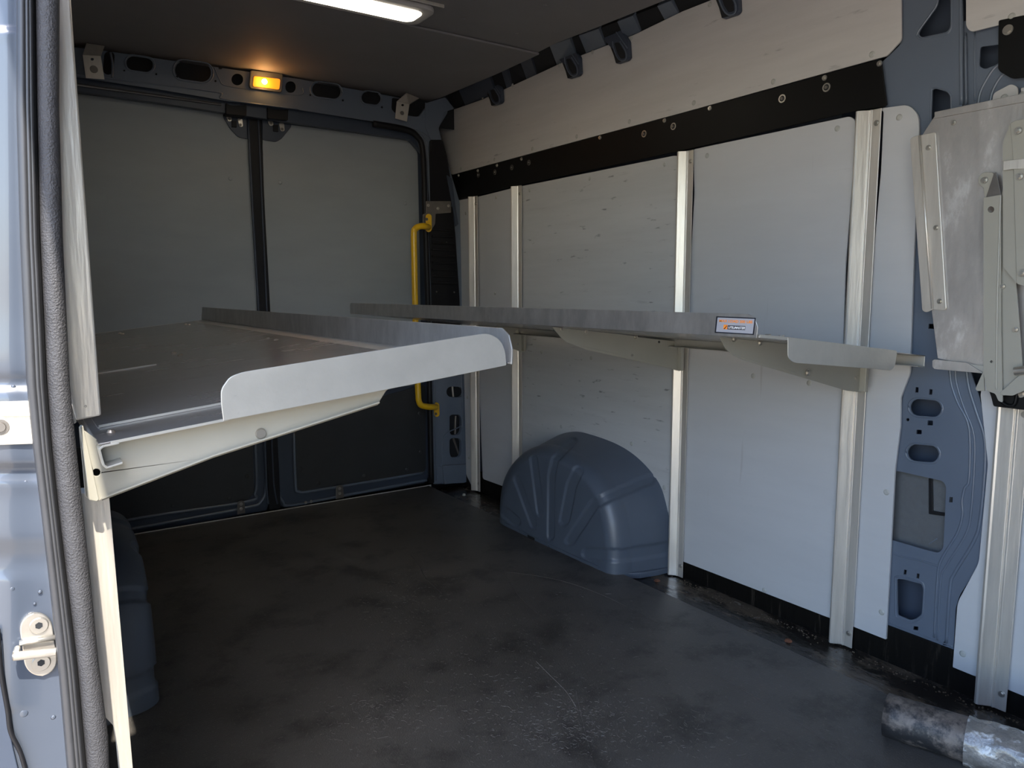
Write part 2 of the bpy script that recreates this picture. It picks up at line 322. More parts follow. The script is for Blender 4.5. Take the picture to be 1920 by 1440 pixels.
pm_ = px_plate('trim_1', rnd([(1690, -60), (1803, -60), (1806, 60), (1804, 200), (1800, 640), (1835, 740), (1851, 800), (1856, 870), (1842, 1020), (1836, 1060), (1800, 1115), (1792, 1140), (1786, 1252), (1660, 1200), (1664, 1120), (1668, 1060), (1678, 880), (1684, 800), (1700, 700), (1708, 600), (1712, 330), (1708, 260), (1700, 205), (1655, 205), (1650, 120), (1688, 84)], 5),
               'x', XP, .004, m_body, None, holes, bevel=.0012)
struct(pm_, 'slate blue body pillar with punched holes behind the end of the right shelf')
def bead(parent, pts, X, r, m=m_body, name='pressed_bead', sm=6):
    P = smooth_path([ox(a, b, X+r*.25) for a, b in pts], sm); return obj(name, tube(bmesh.new(), P, r, 8), m, parent, smooth=True)
for L, r in (([(1781, 690), (1784, 720), (1796, 755), (1814, 790), (1819, 830), (1817, 900), (1809, 915), (1804, 940), (1805, 965), (1795, 1000), (1765, 1050), (1758, 1085), (1752, 1195)], .0035),
             ([(1791, 690), (1794, 720), (1808, 765), (1824, 805), (1828, 850), (1822, 950), (1812, 1000), (1775, 1060), (1764, 1090), (1758, 1200)], .003),
             ([(1812, 692), (1818, 730), (1832, 775), (1846, 820), (1847, 880), (1838, 975), (1826, 1015), (1790, 1075), (1782, 1100), (1775, 1205)], .0045),
             ([(1801, -50), (1802, 60), (1803, 196)], .0045), ([(1810, 62), (1812, 196)], .0028),
             ([(1671, 1035), (1690, 1043), (1730, 1052), (1760, 1062)], .003), ([(1662, 1166), (1700, 1180), (1750, 1199), (1786, 1212)], .0018),
             ([(1742, 1020), (1757, 1010)], .001)):
    bead(pm_, L, XP, r)
def rim(parent, loop, X, r=.0028, grow=1.12, m=m_body):
    cx = sum(p[0] for p in loop)/len(loop); cy = sum(p[1] for p in loop)/len(loop)
    P = [ox(cx+(a-cx)*grow, cy+(b-cy)*grow, X+r*.3) for a, b in loop]; P.append(P[0]); P.append(P[1])
    return obj('hole_rim', tube(bmesh.new(), P, r, 8, False), m, parent, smooth=True)
rim(pm_, slot(1736, 765, 58, 31, 5), XP); rim(pm_, slot(1731, 850, 58, 31, 5), XP); rim(pm_, holes[3], XP); rim(pm_, holes[-2], XP, .003, 1.10); rim(pm_, holes[-1], XP, .002, 1.08)
px_plate('recess_cover', [(1660, 870), (1785, 890), (1785, 1050), (1660, 1030)], 'x', XP+.030, .004, mat('dark_recess_board', (.11, .115, .12), .7, 0, .15, 60, bump=.3, bscale=200), pm_)
px_plate('recess_tab', rnd([(1741, 896), (1748, 897), (1749, 958), (1772, 962), (1772, 968), (1741, 964)], 2), 'x', XP+.024, .004, m_blackm, pm_)
bx('inner_skin', m_bodyd, pm_, 1.935, 1.94, .55, 1.25, -.02, 1.93)
# pillar's front part and wheelhouse-like curved brace at the top right
t5 = px_plate('trim_2', rnd([(1806, 40), (1960, 0), (1960, 330), (1806, 330)], 2), 'x', XP+.008, .004, m_body, None, [rnd([(1838, 88), (1900, 80), (1900, 110), (1846, 130), (1836, 124)], [5, 2, 2, 6, 5])])
struct(t5, 'slate blue body pressing with a curved brace at the top right corner')
for L, r in (([(1834, 198), (1838, 175), (1850, 150), (1868, 125), (1900, 105)], .004), ([(1856, 195), (1862, 170), (1878, 143), (1900, 130)], .004), ([(1828, 60), (1828, 190)], .0025)):
    bead(t5, L, XP+.008, r)
bp = thing('black_plate', 'black steel plate hanging below the upper grey board, top right corner', 'plate', ox(1900, 100, XW))
px_plate('plate', rnd([(1872, 38), (1960, 20), (1960, 140), (1898, 148), (1871, 132)], [4, 2, 2, 8, 8]), 'x', XW-.002, .004, m_black, bp)
bolt(bp, 'bolt', ox(1890, 56, XW-.002), (-1, 0, 0), .0075)
# ---------------------------------------------------------------- cant rail along the roof edge (trim_3)
A = [(795, 194), (833, 182), (930, 139), (1033, 84), (1120, 55), (1257, 2), (1330, -30)]     # roof board edge
B = [(834, 210), (848, 206), (912, 184), (1053, 118), (1187, 66), (1280, 21), (1360, -10)]   # top of upper board
def lerpL(L, t):
    t *= len(L)-1; i = min(int(t), len(L)-2); k = t-i; return (L[i][0]*(1-k)+L[i+1][0]*k, L[i][1]*(1-k)+L[i+1][1]*k)
def railpt(L, x):
    for (x0, y0), (x1, y1) in zip(L, L[1:]):
        if x <= x1: return (x, y0+(y1-y0)*(x-x0)/(x1-x0))
    (x0, y0), (x1, y1) = L[-2:]; return (x, y0+(y1-y0)*(x-x0)/(x1-x0))
bm = bmesh.new()
box(bm, 1.70, 1.945, 1.2, 3.42, 1.90, 1.934)
cr = struct(obj('trim_3', bm, m_void), 'dark roof rail with moulded clips above the upper grey board')
def rail_block(x0, x1, skew, m, dz, name='rail_block'):
    a0 = oz(*railpt(A, x0), 1.870+dz); a1 = oz(*railpt(A, x1), 1.870+dz)
    b0 = ox(*railpt(B, x0+skew), XW+.004+dz); b1 = ox(*railpt(B, x1+skew), XW+.004+dz)
    bm = bmesh.new(); n = Vector((.6, 0, .8))*.02
    vs = [bm.verts.new(p) for p in (a0, a1, b1, b0)] + [bm.verts.new(p+n) for p in (a0, a1, b1, b0)]
    for f in ((0, 1, 2, 3), (7, 6, 5, 4), (0, 4, 5, 1), (1, 5, 6, 2), (2, 6, 7, 3), (3, 7, 4, 0)): bm.faces.new([vs[i] for i in f])
    return obj(name, bm, m, cr, bevel=.001)
for x0, x1, sk in ((800, 835, 10), (860, 918, 12), (940, 950, 10), (975, 994, 12), (1030, 1068, 14), (1085, 1122, 14), (1157, 1187, 14), (1232, 1258, 14), (1320, 1345, 14)):
    rail_block(x0, x1, sk, m_body if x0 > 1000 else m_bodyd, 0)
for x0, x1, sk in ((918, 940, 12), (950, 975, 12), (994, 1030, 12), (1122, 1157, 14), (1187, 1232, 14), (1258, 1320, 14), (835, 860, 12), (1068, 1085, 14)):
    rail_block(x0, x1, sk, m_void, .008)  # near-black bars paint the shade of the pockets between blocks
for k, (ax_, ay_, q_) in enumerate(((420, 430, .82), (835, 240, 1.0), (1103, 145, 1.05), (1672, -179, 1.4))):
    # clip: a bent finger running off the rail and down over the board
    T_ = lambda a, b: (760+(ax_+a*q_)/3, (ay_+b*q_)/3)
    c = px_plate('moulded_clip', rnd([T_(*p) for p in ((-20, 10), (0, 0), (35, 0), (100, 20), (140, 80), (145, 170), (133, 185), (77, 203), (65, 160), (50, 118), (20, 85), (-5, 50))], 2.5*q_), 'x', XW-.020, .018, m_bodyd, cr, bevel=.003)
    px_plate('clip_recess_shade', [T_(*p) for p in ((48, 114), (66, 160), (77, 200), (104, 192), (84, 165), (66, 125))], 'x', XW-.0215, .002, m_void, cr, bevel=.0004)  # dark plates on the clip face, painted shade of its notch and slots
    px_plate('clip_recess_shade', rnd([T_(*p) for p in ((68, 92), (92, 88), (124, 140), (126, 172), (104, 178), (86, 150))], 3), 'x', XW-.0213, .002, m_void, cr, bevel=.0004)
    px_plate('clip_recess_shade', rnd([T_(*p) for p in ((5, 8), (34, 6), (50, 30), (44, 48), (26, 46), (8, 24))], 2), 'x', XW-.0213, .002, m_void, cr, bevel=.0004)
    for L in (((60, 84), (64, 118), (84, 168), (108, 188), (132, 176), (130, 138), (100, 84)), ((60, 6), (98, 60), (138, 120))):
        obj('clip_rib', tube(bmesh.new(), smooth_path([ox(*T_(a, b), XW-.0215) for a, b in L]), .0018*q_, 8), m_body, cr, smooth=True)
# ---------------------------------------------------------------- rear header beam (trim_4)
YH = 3.20
hh = [slot(204, 118, 20, 44, 5), slot(262, 120, 50, 26, 8), slot(362, 134, 68, 34, 8), slot(445, 149, 22, 22), slot(545, 163, 20, 22), slot(612, 170, 54, 26, 8), slot(696, 184, 36, 22, 8),
      rnd([(735, 183), (798, 191), (796, 216), (780, 219), (742, 213), (734, 205)], 4), slot(233, 132, 4, 4), slot(293, 139, 4, 4), slot(331, 144, 6, 5), slot(404, 152, 4, 4), slot(413, 128, 7, 4), slot(582, 178, 4, 4), slot(643, 188, 4, 4), slot(716, 201, 4, 4)]
hb = px_plate('trim_4', [(100, 84), (208, 97), (420, 128), (560, 148), (800, 193), (812, 205), (812, 262), (790, 246), (770, 240), (700, 228), (560, 206), (500, 198), (430, 190), (300, 168), (100, 138)], 'y', YH, .004, m_body, None, hh, bevel=.001)
struct(hb, 'slate blue rear roof beam with slotted holes above the rear doors')
for h in (hh[1], hh[2], hh[5], hh[6]):
    cx = sum(p[0] for p in h)/len(h); cy = sum(p[1] for p in h)/len(h)
    P = [oy(cx+(a-cx)*1.12, cy+(b-cy)*1.16, YH-.0005) for a, b in h]; P += P[:2]
    obj('hole_rim', tube(bmesh.new(), P, .0028, 8, False), m_body, hb, smooth=True)
for L, r in (([(100, 134), (210, 148), (400, 172), (415, 178), (425, 187), (560, 205)], .003), ([(207, 98), (211, 120), (210, 146)], .004), ([(402, 127), (412, 150), (422, 160), (470, 168), (560, 178), (568, 165)], .002)):
    obj('pressed_bead', tube(bmesh.new(), smooth_path([oy(a, b, YH) for a, b in L]), r, 8), m_body, hb, smooth=True)
bx('beam_back', m_void, hb, -.03, 1.90, 3.255, 3.262, 1.74, 1.93)
px_plate('beam_underside', [(100, 138), (300, 166), (430, 188), (560, 206), (770, 241), (806, 262), (806, 300), (790, 285), (770, 262), (560, 232), (430, 213), (300, 193), (100, 165)], 'y', YH+.03, .03, m_bodyd, hb)
for x0, y0, x1, y1 in ((100, 150, 415, 196),):
    obj('pressed_bead', tube(bmesh.new(), [oy(x0, y0+3, YH+.026), oy(x1, y1, YH+.026)], .005, 8), m_steel, hb)
for px, py, w in ((265, 160, 40), (350, 171, 22), (570, 203, 16), (615, 208, 16), (655, 214, 18), (690, 220, 36)):
    px_plate('slot_recess_shade', slot(px, py, w, 5, 8), 'y', YH+.0285, .002, m_void, hb, bevel=0)  # dark plates painted as the shade inside the beam slots
px_plate('corner_gusset', rnd([(797, 194), (835, 182), (852, 204), (833, 210), (830, 222), (822, 240), (824, 262), (808, 262), (798, 240)], 3), 'y', YH-.003, .003, m_body, hb, bevel=.001)
# dome lamp on the beam
dl = thing('dome_lamp', 'small rectangular dome lamp glowing amber on the rear roof beam', 'lamp', oy(499, 152, YH-.01))
px_plate('bezel', rnd([(470, 131), (531, 138), (529, 171), (526, 173), (470, 166), (467, 160)], 4), 'y', YH-.012, .013, m_bezd, dl, bevel=.003)
px_plate('lens', rnd([(476, 142), (526, 148), (524, 168), (474, 162)], 4), 'y', YH-.015, .004, m_amb, dl, bevel=.002)
bm = bmesh.new(); bmesh.ops.create_icosphere(bm, subdivisions=2, radius=.0115, matrix=Matrix.Translation(oy(496, 153, YH-.016))); obj('bulb', bm, m_bulb, dl, smooth=True)
pl = bpy.data.lights.new('dome_lamp_light', 'POINT'); pl.energy = .16; pl.color = (1, .5, .15); pl.shadow_soft_size = .02
po = bpy.data.objects.new('dome_lamp_light', pl); S.collection.objects.link(po); po.location = oy(496, 153, YH-.035)
# LED ceiling light
cl = thing('ceiling_light', 'long lit white LED strip lamp on the charcoal ceiling', 'lamp', (.98, 2.31, 1.855))
def zr(pts, z): return [oz(a, b, z) for a, b in pts]
def rr_xy(x0, x1, y0, y1, r, z, n=6):
    out = []
    for cx, cy, a0 in ((x1-r, y1-r, 0), (x0+r, y1-r, 90), (x0+r, y0+r, 180), (x1-r, y0+r, 270)):
        for j in range(n+1): a = math.radians(a0+90*j/n); out.append(Vector((cx+r*math.cos(a), cy+r*math.sin(a), z)))
    return out
obj('bezel', plate_bm(rr_xy(.62, 1.213, 2.215, 2.378, .04, 1.8495), [], (0, 0, .016)), m_bez, cl, bevel=.004)
obj('diffuser', plate_bm(rr_xy(.65, 1.180, 2.245, 2.350, .03, 1.847), [], (0, 0, .006)), m_led, cl, bevel=.002)
bx('mounting_clip', m_alu, cl, .60, 1.222, 2.190, 2.196, 1.856, 1.866)
# ---------------------------------------------------------------- rear doors
def door(name, frame, liner, lower, pins, lpins, label):
    d = struct(px_plate(name, frame, 'y', YR+.012, .03, m_bodyd, None, bevel=.002), label)
    p = px_plate('upper_liner', rnd(liner, [6]*len(liner)), 'y', YR, .010, m_back, d, bevel=.001)
    for a, b in pins: plug(p, oy(a, b, YR), (0, -1, 0), .009, m_back)
    q = px_plate('lower_liner', rnd(lower, 10), 'y', YR+.004, .008, m_blackp, d, bevel=.001)
    for a, b in lpins: plug(q, oy(a, b, YR+.004), (0, -1, 0), .010, m_blackp)
    return d
d1 = door('door_1', [(60, 158), (150, 168), (300, 190), (470, 214), (477, 300), (497, 600), (505, 940), (500, 957), (210, 1012), (60, 1035)],
          [(60, 162), (150, 176), (300, 196), (441, 214), (468, 218), (464, 222), (480, 420), (484, 760), (60, 800)],
          [(60, 850), (473, 800), (474, 838), (477, 925), (465, 938), (213, 976), (60, 1000)],
          [(432, 335), (212, 640)], [(463, 893), (430, 934), (325, 948), (240, 968)], 'left rear door seen from inside with grey board above and black board below')
d2 = door('door_2', [(488, 216), (560, 222), (700, 245), (775, 256), (790, 275), (800, 420), (806, 700), (806, 890), (797, 905), (560, 948), (530, 952), (518, 930), (500, 600)],
          [(492, 262), (494, 225), (545, 234), (640, 246), (765, 262), (783, 285), (786, 420), (789, 600), (789, 720), (503, 760), (502, 600)],
          [(554, 790), (798, 720), (799, 880), (792, 886), (730, 895), (600, 914), (565, 921), (557, 915)],
          [(525, 342), (760, 381)], [(563, 879), (597, 906), (683, 892), (787, 775), (789, 847), (763, 880)], 'right rear door seen from inside with grey board above and black board below')
def strip_y(name, L, w, Y, th, m, parent):
    P = [oy(a, b, Y) for a, b in L]; l = [p+Vector((-w/2, 0, 0)) for p in P]; r = [p+Vector((w/2, 0, 0)) for p in reversed(P)]
    return obj(name, plate_bm(l+r, [], (0, th, 0)), m, parent, bevel=.002)
strip_y('edge_seal', [(477, 208), (486, 400), (497, 600), (507, 760), (516, 955)], .050, YR-.012, .02, m_blackm, d2)
obj('seal_bead', tube(bmesh.new(), smooth_path([oy(a, b, YR-.014) for a, b in ((484, 218), (492, 400), (501, 600), (508, 780), (513, 900), (520, 945))]), .0035, 8), m_bodyd, d2, smooth=True)
obj('seal_bead', tube(bmesh.new(), smooth_path([oy(a, b, YR-.014) for a, b in ((465, 222), (474, 400), (486, 600), (495, 780), (499, 900), (503, 945))]), .005, 8), m_bodyd, d1, smooth=True)
# raised frame pressings round the lower boards
for d, L in ((d1, [(478, 810), (481, 900), (478, 925), (466, 940), (300, 965), (213, 980)]), (d1, [(497, 830), (500, 905), (490, 940), (460, 952), (300, 982), (225, 996)]),
             (d2, [(551, 812), (554, 905), (560, 922), (600, 918), (797, 886)]), (d2, [(519, 830), (521, 915), (530, 940), (545, 948), (640, 930), (800, 900)])):
    obj('pressed_bead', tube(bmesh.new(), smooth_path([oy(a, b, YR+.006) for a, b in L]), .007, 8), m_body, d, smooth=True)
for d, (x, y) in ((d1, (452, 950)), (d2, (637, 921))):
    p = px_plate('floor_catch', rnd([(x-7, y-10), (x+6, y-12), (x+8, y+12), (x-7, y+15)], [6, 6, 0, 0]), 'y', YR-.02, .003, m_steel, d, bevel=.0008)
    for dy in (-5, 4): bolt(p, 'bolt', oy(x, y+dy, YR-.021), (0, -1, 0), .005, m_zinc)
for x, y in ((573, 942), (583, 940)): bolt(d2, 'bolt', oy(x, y, YR+.004), (0, -1, 0), .007, m_zinc, wash=False)
# top latch plates and black catches
for d, pts, ca in ((d1, [(420, 205), (466, 212), (470, 262), (447, 257), (431, 240), (418, 218)], 443), (d2, [(492, 216), (548, 222), (546, 238), (528, 260), (518, 266), (492, 262)], 521)):
    p = px_plate('latch_plate', rnd(pts, 4), 'y', YR-.008, .006, m_bodyd, d, bevel=.0015)
    y0 = 192 if ca < 500 else 200
    px_plate('latch_striker', rnd([(ca-19, y0), (ca-12, y0+5), (ca+10, y0+6), (ca+20, y0+4), (ca+19, y0+26), (ca-19, y0+22)], 3), 'y', YR-.066, .05, m_blackm, d, bevel=.003)
    for k, (a, b) in enumerate(((ca-14, y0+30), (ca+7, y0+34))):
        q = px_plate('latch_lug', rnd([(a-5, b-4), (a+5, b-3), (a+6, b+(5 if k == 0 else 12)), (a-1, b+(6 if k == 0 else 12))], 3), 'y', YR-.014, .005, m_zinc, d, bevel=.001)
        bolt(q, 'bolt', oy(a+1, b+(1 if k == 0 else 8), YR-.0145), (0, -1, 0), .004, m_steel)
    px_plate('latch_block', [(ca-8, y0+34), (ca+1, y0+34), (ca+1, y0+47), (ca-8, y0+46)], 'y', YR-.016, .008, m_blackm, d, bevel=.001)
# door opening frame, rubber and right rear corner pillar (trim_5)
fr = struct(px_plate('trim_5', rnd([(770, 240), (800, 200), (835, 190), (840, 210), (822, 240), (835, 290), (862, 380), (866, 560), (872, 760), (877, 905), (812, 908), (806, 890), (806, 700), (802, 420), (796, 300), (786, 266)], 5), 'y', YH+.004, .02, m_bodyd, None,
      [slot(853, 735, 32, 20, 3), rnd([(843, 780), (848, 777), (862, 778), (865, 784), (865, 808), (861, 815), (846, 816), (843, 810)], 4), rnd([(843, 824), (848, 821), (862, 822), (865, 828), (865, 850), (861, 858), (846, 858), (843, 850)], 4), slot(836, 695, 50, 22, -8)], bevel=.003), 'slate blue corner pillar right of the rear doors')
fr.data.materials[0] = m_body
px_plate('pillar_void', [(812, 640), (872, 640), (875, 870), (816, 870)], 'y', YH+.045, .004, m_void, fr)
for L in (([(848, 725), (850, 745)]), ([(854, 780), (853, 815)]), ([(850, 822), (862, 856)])): obj('wiring', tube(bmesh.new(), [oy(a, b, YH+.035) for a, b in L], .006, 8), m_zinc if L[0][0] < 850 else m_steel, fr)
px_plate('pillar_foot', rnd([(814, 872), (832, 875), (835, 905), (813, 908)], 2), 'y', YH-.004, .01, m_body, fr, bevel=.003)
px_plate('pillar_foot', rnd([(831, 873), (876, 870), (878, 904), (833, 908)], 2), 'y', YH-.010, .015, m_body, fr, bevel=.003)
for L, r in (([(865, 700), (868, 790), (862, 800), (838, 812), (830, 828), (831, 874)], .003),): obj('pressed_bead', tube(bmesh.new(), smooth_path([oy(a, b, YH+.003) for a, b in L]), r, 8), m_body, fr, smooth=True)
L = [(700, 232), (760, 243), (782, 256), (793, 285), (797, 400), (802, 560), (806, 760), (809, 905)]
obj('door_seal', tube(bmesh.new(), smooth_path([oy(a, b, YH-.002) for a, b in L]), .014, 10), m_blackm, fr, smooth=True)
for dx in (5, 9): obj('seal_lip', tube(bmesh.new(), smooth_path([oy(a+dx, b-4, YH-.008) for a, b in L[2:]]), .0025, 6), m_body, fr, smooth=True)
# black cover above, louvred cover below the bracket
vc = thing('vent_cover', 'black louvred plastic cover on the rear corner pillar below the steel bracket', 'vent cover', oy(835, 500, YH-.02))
px_plate('cover', rnd([(806, 404), (848, 386), (854, 440), (862, 560), (864, 640), (810, 640)], 4), 'y', YH-.012, .012, m_blackm, vc, bevel=.002)
for k in range(9): px_plate('louvre', [(811, 428+k*12.5), (849+k*1.1, 430+k*12.5), (849+k*1.1, 433.5+k*12.5), (811, 432+k*12.5)], 'y', YH-.020, .012, m_blackm, vc, bevel=.002)
for a, b in ((811, 456), (837, 455), (818, 547), (851, 548)): bolt(vc, 'screw', oy(a, b, YH-.013), (0, -1, 0), .004, m_steel, wash=False)
uc = px_plate('pillar_cover', rnd([(806, 262), (830, 262), (838, 290), (853, 384), (804, 380)], 5), 'y', YH-.006, .008, m_blackm, fr, bevel=.003)
px_plate('pillar_edge', rnd([(838, 328), (848, 335), (853, 380), (858, 410), (860, 420), (855, 425), (851, 400)], 2), 'y', YH-.012, .01, m_bodyd, fr, bevel=.003)
# steel bracket and grab handle
sb = thing('steel_bracket', 'dull steel bracket plate holding the top of the yellow handle', 'bracket', oy(820, 395, YH-.02))
px_plate('plate', rnd([(799, 377), (846, 377), (846, 399), (817, 401), (816, 420), (808, 433), (793, 430), (793, 402), (799, 400)], 1.5), 'y', YH-.024, .004, m_steel, sb, bevel=.001)
for a, b in ((803, 385), (821, 391), (841, 386)): bolt(sb, 'bolt', oy(a, b, YH-.024), (0, -1, 0), .005, m_rust if 0 else m_zinc)
gh = thing('grab_handle', 'yellow tubular grab handle beside the right rear door', 'handle', oy(785, 600, YH-.05))
YG = YH-.07
P = [oy(803, 426, YG+.03), oy(795, 424, YG), oy(785, 425, YG), oy(778, 430, YG), oy(776, 440, YG), oy(777, 500, YG), oy(780, 640, YG), oy(784, 735, YG), oy(785, 750, YG), oy(789, 759, YG), oy(798, 762, YG), oy(808, 763, YG), oy(817, 763, YG+.03)]
obj('tube', tube(bmesh.new(), smooth_path(P, 5), .0145, 14), m_yel, gh, smooth=True)
f1 = px_plate('flange', slot(804, 418, 11, 34, 0), 'y', YH-.030, .004, m_yel, gh); bolt(f1, 'bolt', oy(800, 411, YH-.031), (0, -1, 0), .005, m_steel)
f2 = px_plate('flange', slot(819, 768, 10, 27, -2), 'y', YH-.010, .004, m_yel, gh); bolt(f2, 'bolt', oy(817, 776, YH-.011), (0, -1, 0), .005, m_steel)
# aluminium angle brackets under the roof
for pts, top, hl, lab in (([(155, 103), (189, 105), (196, 149), (161, 146)], [(162, 81), (196, 86)], [(173, 111, 6, 5), (176, 130, 13, 12)], 'small aluminium angle bracket at the left end of the rear roof beam'),
                         ([(744, 190), (768, 195), (763, 228), (741, 222)], [(762, 174), (786, 184)], [(755, 197, 5, 4), (754, 212, 8, 8)], 'small aluminium angle bracket at the right end of the rear roof beam')):
    t = thing('angle_bracket', lab, 'bracket', oy(*pts[0], YH-.05), 'aluminium angle brackets on the rear roof beam')
    px_plate('face', pts, 'y', YH-.045, .002, m_alu, t, [slot(*h) for h in hl[:1]], bevel=.0005)
    a, b = oy(*pts[0], YH-.045), oy(*pts[1], YH-.045); zc = 1.853
    c, d = oz(*top[1], zc), oz(*top[0], zc)
    bm = bmesh.new(); vs = [bm.verts.new(p) for p in (a, b, c, d)]+[bm.verts.new(p+Vector((0, .002, -.002))) for p in (a, b, c, d)]
    for f in ((0, 1, 2, 3), (7, 6, 5, 4), (0, 4, 5, 1), (1, 5, 6, 2), (2, 6, 7, 3), (3, 7, 4, 0)): bm.faces.new([vs[i] for i in f])
    obj('flange', bm, m_alu, t)
    bm = disc(bmesh.new(), oy(hl[1][0], hl[1][1], YH-.045), (0, -1, 0), .013 if pts[0][0] < 300 else .009, .001, 18); obj('hole_plug', bm, m_steel, t)
# ---------------------------------------------------------------- aluminium uprights
def upright(yc, z0, z1, w, label, notch=None):
    t = thing('upright_rail', label, 'upright', (XW-.01, yc, max(z0, 0)), 'aluminium uprights on the driver side wall')
    s = w/.06
    prof = [(XW-.0005, yc+.034*s), (XW-.004, yc+.034*s), (XW-.004, yc+.027*s), (XW-.028, yc+.025*s), (XW-.031, yc+.020*s), (XW-.030, yc+.016*s), (XW-.012, yc-.002*s), (XW-.016, yc-.006*s), (XW-.012, yc-.009*s), (XW-.012, yc-.031*s), (XW-.009, yc-.031*s), (XW-.009, yc-.004*s), (XW-.027, yc+.018*s), (XW-.0005, yc+.0275*s)]
    extr('rail', prof, 'z', z0, z1, m_alu, t)
    for z in (z1-.035, z0+.04): bolt(t, 'screw', (XW-.0122, yc-.021*s, z), (-1, 0, 0), .005, m_zinc)
    return t
upright(3.060, -.012, 1.402, .06, 'aluminium upright nearest the rear doors, farthest left on the long wall')
upright(2.700, -.012, 1.408, .062, 'aluminium upright just left of the blue wheel arch on the long wall')
upright(1.735, -.016, 1.406, .058, 'aluminium upright touching the right end of the blue wheel arch')
upright(1.118, -.014, 1.412, .063, 'aluminium upright behind the near end of the right shelf')
upright(.738, -.012, .72, .066, 'aluminium upright below the folded shelf at the right edge')
# yellow green tag behind shelf
tg = px_plate('paper_tag', rnd([(1585, 628), (1590, 626), (1591, 640), (1588, 644)], 1), 'x', XW-.003, .002, m_green, None, bevel=0); tag(tg, 'tiny yellow-green tag on the wall left of the upright above the right shelf', 'tag')
# ---------------------------------------------------------------- wheel arches
OW = [(1.770, 0), (1.771, .07), (1.777, .14), (1.795, .21), (1.838, .29), (1.934, .353), (2.049, .388), (2.203, .402), (2.32, .397), (2.444, .355), (2.558, .28), (2.630, .20), (2.655, .1), (2.660, 0)]
OI = [(1.862, 0), (1.866, .06), (1.872, .12), (1.886, .175), (1.912, .235), (1.972, .290), (2.04, .315), (2.13, .330), (2.21, .332), (2.29, .315), (2.37, .265), (2.43, .20), (2.475, .1), (2.485, 0)]
def dens(L, n):
    P = smooth_path([Vector((a, b, 0)) for a, b in L], 12); cum = [0]
    for a, b in zip(P, P[1:]): cum.append(cum[-1]+(b-a).length)
    out = []; j = 0
    for k in range(n+1):
        s = cum[-1]*k/n
        while j < len(P)-2 and cum[j+1] < s: j += 1
        t = (s-cum[j])/max(cum[j+1]-cum[j], 1e-9); q = P[j].lerp(P[j+1], min(t, 1)); out.append((q.x, q.y))
    return out
NA = 220; wo_, wi_ = dens(OW, NA), dens(OI, NA)
rib = lambda L, w: ([(920+a/4.646, 790+b/4.646) for a, b in L], w/4.646)
RIBS = [rib([(130, 800), (215, 870)], 42), rib([(225, 500), (372, 905)], 28), rib([(370, 330), (430, 790)], 32), rib([(720, 170), (560, 330), (525, 480), (520, 1000)], 30),
        rib([(760, 430), (700, 560), (640, 860)], 44), rib([(1390, 500), (1180, 590), (900, 720), (690, 1040)], 42), rib([(845, 1155), (1150, 1170), (1540, 1105)], 52)]
def segd(p, a, b):
    ax, ay = a; bx_, by_ = b; dx, dy = bx_-ax, by_-ay; t = max(0, min(1, ((p[0]-ax)*dx+(p[1]-ay)*dy)/(dx*dx+dy*dy)))
    return math.hypot(p[0]-ax-dx*t, p[1]-ay-dy*t)
def arch_mesh():
    rings = []; K = 60
    for k in range(K+1):
        t = k/K
        if t < .5: u = t/.5; x = XW+.004-.155*u; b = .42*u
        else: a = (t-.5)/.5*math.pi/2; x = XW-.151-.074*math.sin(a); b = .42+.58*(1-math.cos(a))
        rings.append([Vector((x, wo_[i][0]*(1-b)+wi_[i][0]*b, wo_[i][1]*(1-b)+wi_[i][1]*b)) for i in range(NA+1)])
    c = Vector((XW-.228, 2.18, 0))
    for k in range(1, 50):
        s = 1-k/50
        rings.append([Vector((XW-.225-.004*(1-s), c.y+(p[0]-c.y)*s, p[1]*s)) for p in wi_])
    me = bpy.data.meshes.new('arch'); V = [v for r in rings for v in r]; n = NA+1
    Fc = [(k*n+i, k*n+i+1, (k+1)*n+i+1, (k+1)*n+i) for k in range(len(rings)-1) for i in range(NA)]
    me.from_pydata(V, [], Fc); me.update()
    nrm = [v.normal.copy() for v in me.vertices]
    for i, v in enumerate(me.vertices):
        q = pj(v.co); d = 0
        for L, w in RIBS:
            m = min(segd(q, a, b) for a, b in zip(L, L[1:])); e = (w-m)/2.2
            d = max(d, max(0, min(1, e+.5)))
        d = d*d*(3-2*d); nn = nrm[i]
        if nn.x > 0 and i > n: nn = -nn if nn.z < 0 else nn
        v.co = v.co + Vector((nn.x, nn.y, nn.z))*(-.0065*d if nn.x < 0 or nn.z > 0 else .0065*d)
    for p in me.polygons: p.use_smooth = True
    me.materials.append(m_arch); return me
am = arch_mesh(); ar = bpy.data.objects.new('arch_shell', am)
t = thing('wheel_arch', 'slate blue ribbed wheel arch between two uprights on the right', 'wheel arch', (XW-.1, 2.2, 0), 'wheel arches')
link(ar, t)
px_plate('drain_slot', [(989, 1003), (1001, 1009), (1001, 1016), (989, 1010)], 'x', XW-.231, .003, m_void, t, bevel=0)
obj('arch_flange', tube(bmesh.new(), [ox(948, 981, XW-.229), ox(1060, 1035, XW-.229), ox(1122, 1063, XW-.229)], .003, 8), m_arch, t)
obj('arch_foot', plate_bm([Vector((x, y, -.019)) for x, y in ((1.86, 1.768), (1.80, 1.772), (1.73, 1.788), (1.67, 1.825), (1.636, 1.89), (1.630, 2.2), (1.634, 2.47), (1.68, 2.56), (1.86, 2.66))], [], (0, 0, .021)), m_arch, t, bevel=.003)
am2 = am.copy()
for v in am2.vertices: v.co.x = 1.868-v.co.x
am2.flip_normals()
t = thing('wheel_arch', 'dark blue wheel arch at lower left behind the near post', 'wheel arch', (.11, 2.2, 0), 'wheel arches')
link(bpy.data.objects.new('arch_shell', am2), t)
